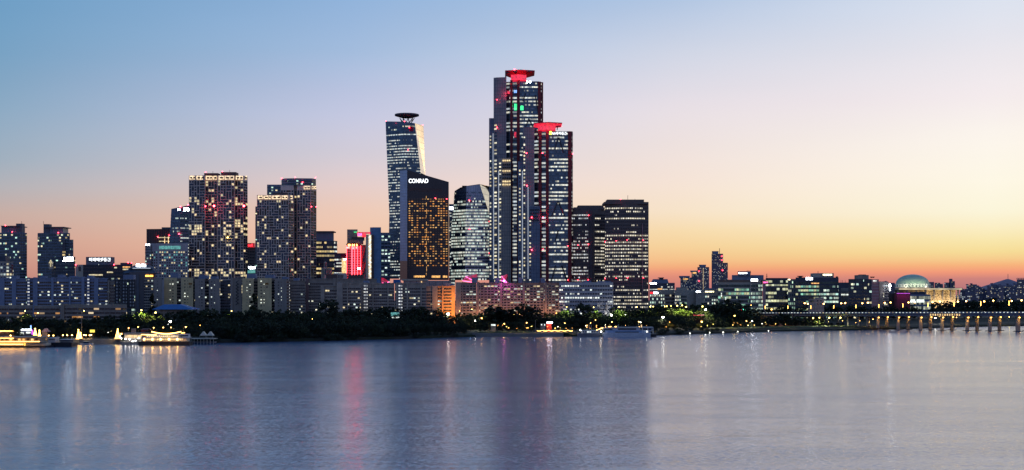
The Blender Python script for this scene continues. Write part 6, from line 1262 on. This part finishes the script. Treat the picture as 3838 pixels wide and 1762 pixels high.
# white and blue river cruiser with its landing
b = B('river_cruiser', 'long pale blue-white river cruiser with dark window bands, moored at the esplanade', 'boat', 1012, 2352, 0)
hull(b, 2256, 2440, 1247, 1258, 0, 12, white_h, 10, 2); b.vol('main_deck', [(2268, 2), (2438, 2)], 1238, blue_h, None, depth=9, bot=1248, parent=b.root); b.vol('upper_deck', [(2306, 3), (2398, 3)], 1228, white_h, None, depth=8, bot=1239, parent=b.root); b.vol('bridge_house', [(2258, 3), (2306, 3)], 1231, white_h, None, depth=8, bot=1239, parent=b.root)
b.boxes('window_band', [(2316, 2384, 1231, 1236, 2.6, 3), (2262, 2296, 1233, 1238, 2.6, 3), (2306, 2394, 1243.5, 1248, 1.6, 2)], glass_dark); b.boxes('roof_deck', [(2254, 2402, 1227, 1229, 2, 12)], pal); b.box('stern_deck', 2406, 2448, 1226, 1228, 1, 11, white_h); b.box('stern_house', 2408, 2444, 1229, 1240, 3, 9, blue_h); b.boxes('stern_post', [(2407 + 20 * k, 2409 + 20 * k, 1228, 1250, 1, 1.4) for k in range(3)], white_h); b.box('stern_window', 2411, 2441, 1231, 1237, 2.6, 3, glass_dark); b.box('stern_window', 2424, 2444, 1243, 1250, 1.5, 2, glass_dark)
b.box('funnel', 2403, 2406, 1217, 1227, 4, 6, M['cream_light']); b.boxes('light_bar', [(2280, 2291, 1223.5, 1225.5, 2, 2.4), (2304, 2311, 1223.5, 1225.5, 2, 2.4)], M['gold_strip']); rail(b, 2306, 2402, 1223, 1227, 2.2, 20, mat=white_h); b.lines('mast', [((2318, 1227, 6), (2318, 1215, 6))], .12, white_h)
hull(b, 2438, 2462, 1252, 1258, 1, 9, dark_h, 1, 2, 'pontoon'); q = b.mb(); q.ball(b.pt(2253, 1243, -1), .45); b.put(q, 'lamp', M['bulb_white']); q = b.mb(); q.ball(b.pt(2424, 1243, 0), .25); b.put(q, 'lamp', M['bulb_white'])
b = B('small_ferry', 'small dark ferry with pale cabin left of the long cruiser', 'boat', 1016, 2208, 0)
hull(b, 2164, 2254, 1249, 1258, 0, 9, wall_mat('grey_hull', (.2, .2, .23)), 6, 4); b.box('cabin', 2180, 2246, 1240, 1249, 2, 7, white_h)
for k in range(7): b.box('window', 2184 + 8.6 * k, 2189 + 8.6 * k, 1242, 1246, 1.7, 2, glass_dark if k not in (2, 3) else M['win_white'])
b.box('roof', 2178, 2248, 1238.6, 1240, 1.4, 8, white_h); q = b.mb(); q.ball(b.pt(2175, 1238, 1), .4); b.put(q, 'lamp', M['bulb_white']); b.lines('mast', [((2200, 1240, 4), (2200, 1222, 4)), ((2208, 1240, 4), (2208, 1216, 4)), ((2216, 1240, 4), (2216, 1218, 4))], .12, white_h)
b = B('buoy', 'tiny white buoy floating off the dark end of the quay', 'buoy', 960, 1763, 0); q = b.mb(); q.lathe(b.pt(1763, 1271, 0), [(.5, -.3), (.7, 0), (.4, .6), (.15, .9), (.12, 1.5), (0, 1.6)], 10); b.put(q, 'float', white_h)
b = B('buoy', 'thin white marker buoy in open water below the flagpole', 'buoy', 920, 2003, 0); q = b.mb(); q.lathe(b.pt(2003, 1277, 0), [(.45, -.3), (.6, 0), (.2, .5), (.12, 2.0), (0, 2.1)], 10); b.put(q, 'float', white_h)
for i, px in enumerate((2434 + 152, 2660, 2710, 2765, 2880)):
    D_ = shoreD(px) - 5; b = B('buoy', 'small dark mooring buoy near the bank right of the cruiser', 'buoy', D_, px, 0, 'mooring buoys along the right bank'); q = b.mb(); q.lathe((X(px, D_), D_, 0), [(.5, -.3), (.7, 0), (.4, .7), (0, .9)], 8); b.put(q, 'float', dark_h); q = b.mb(); q.ball(Vector((X(px, D_), D_, 1.1)), .2, 5); b.put(q, 'lamp', M['bulb_white'])
print('trees', NTREE, 'objects', len(bpy.data.objects))
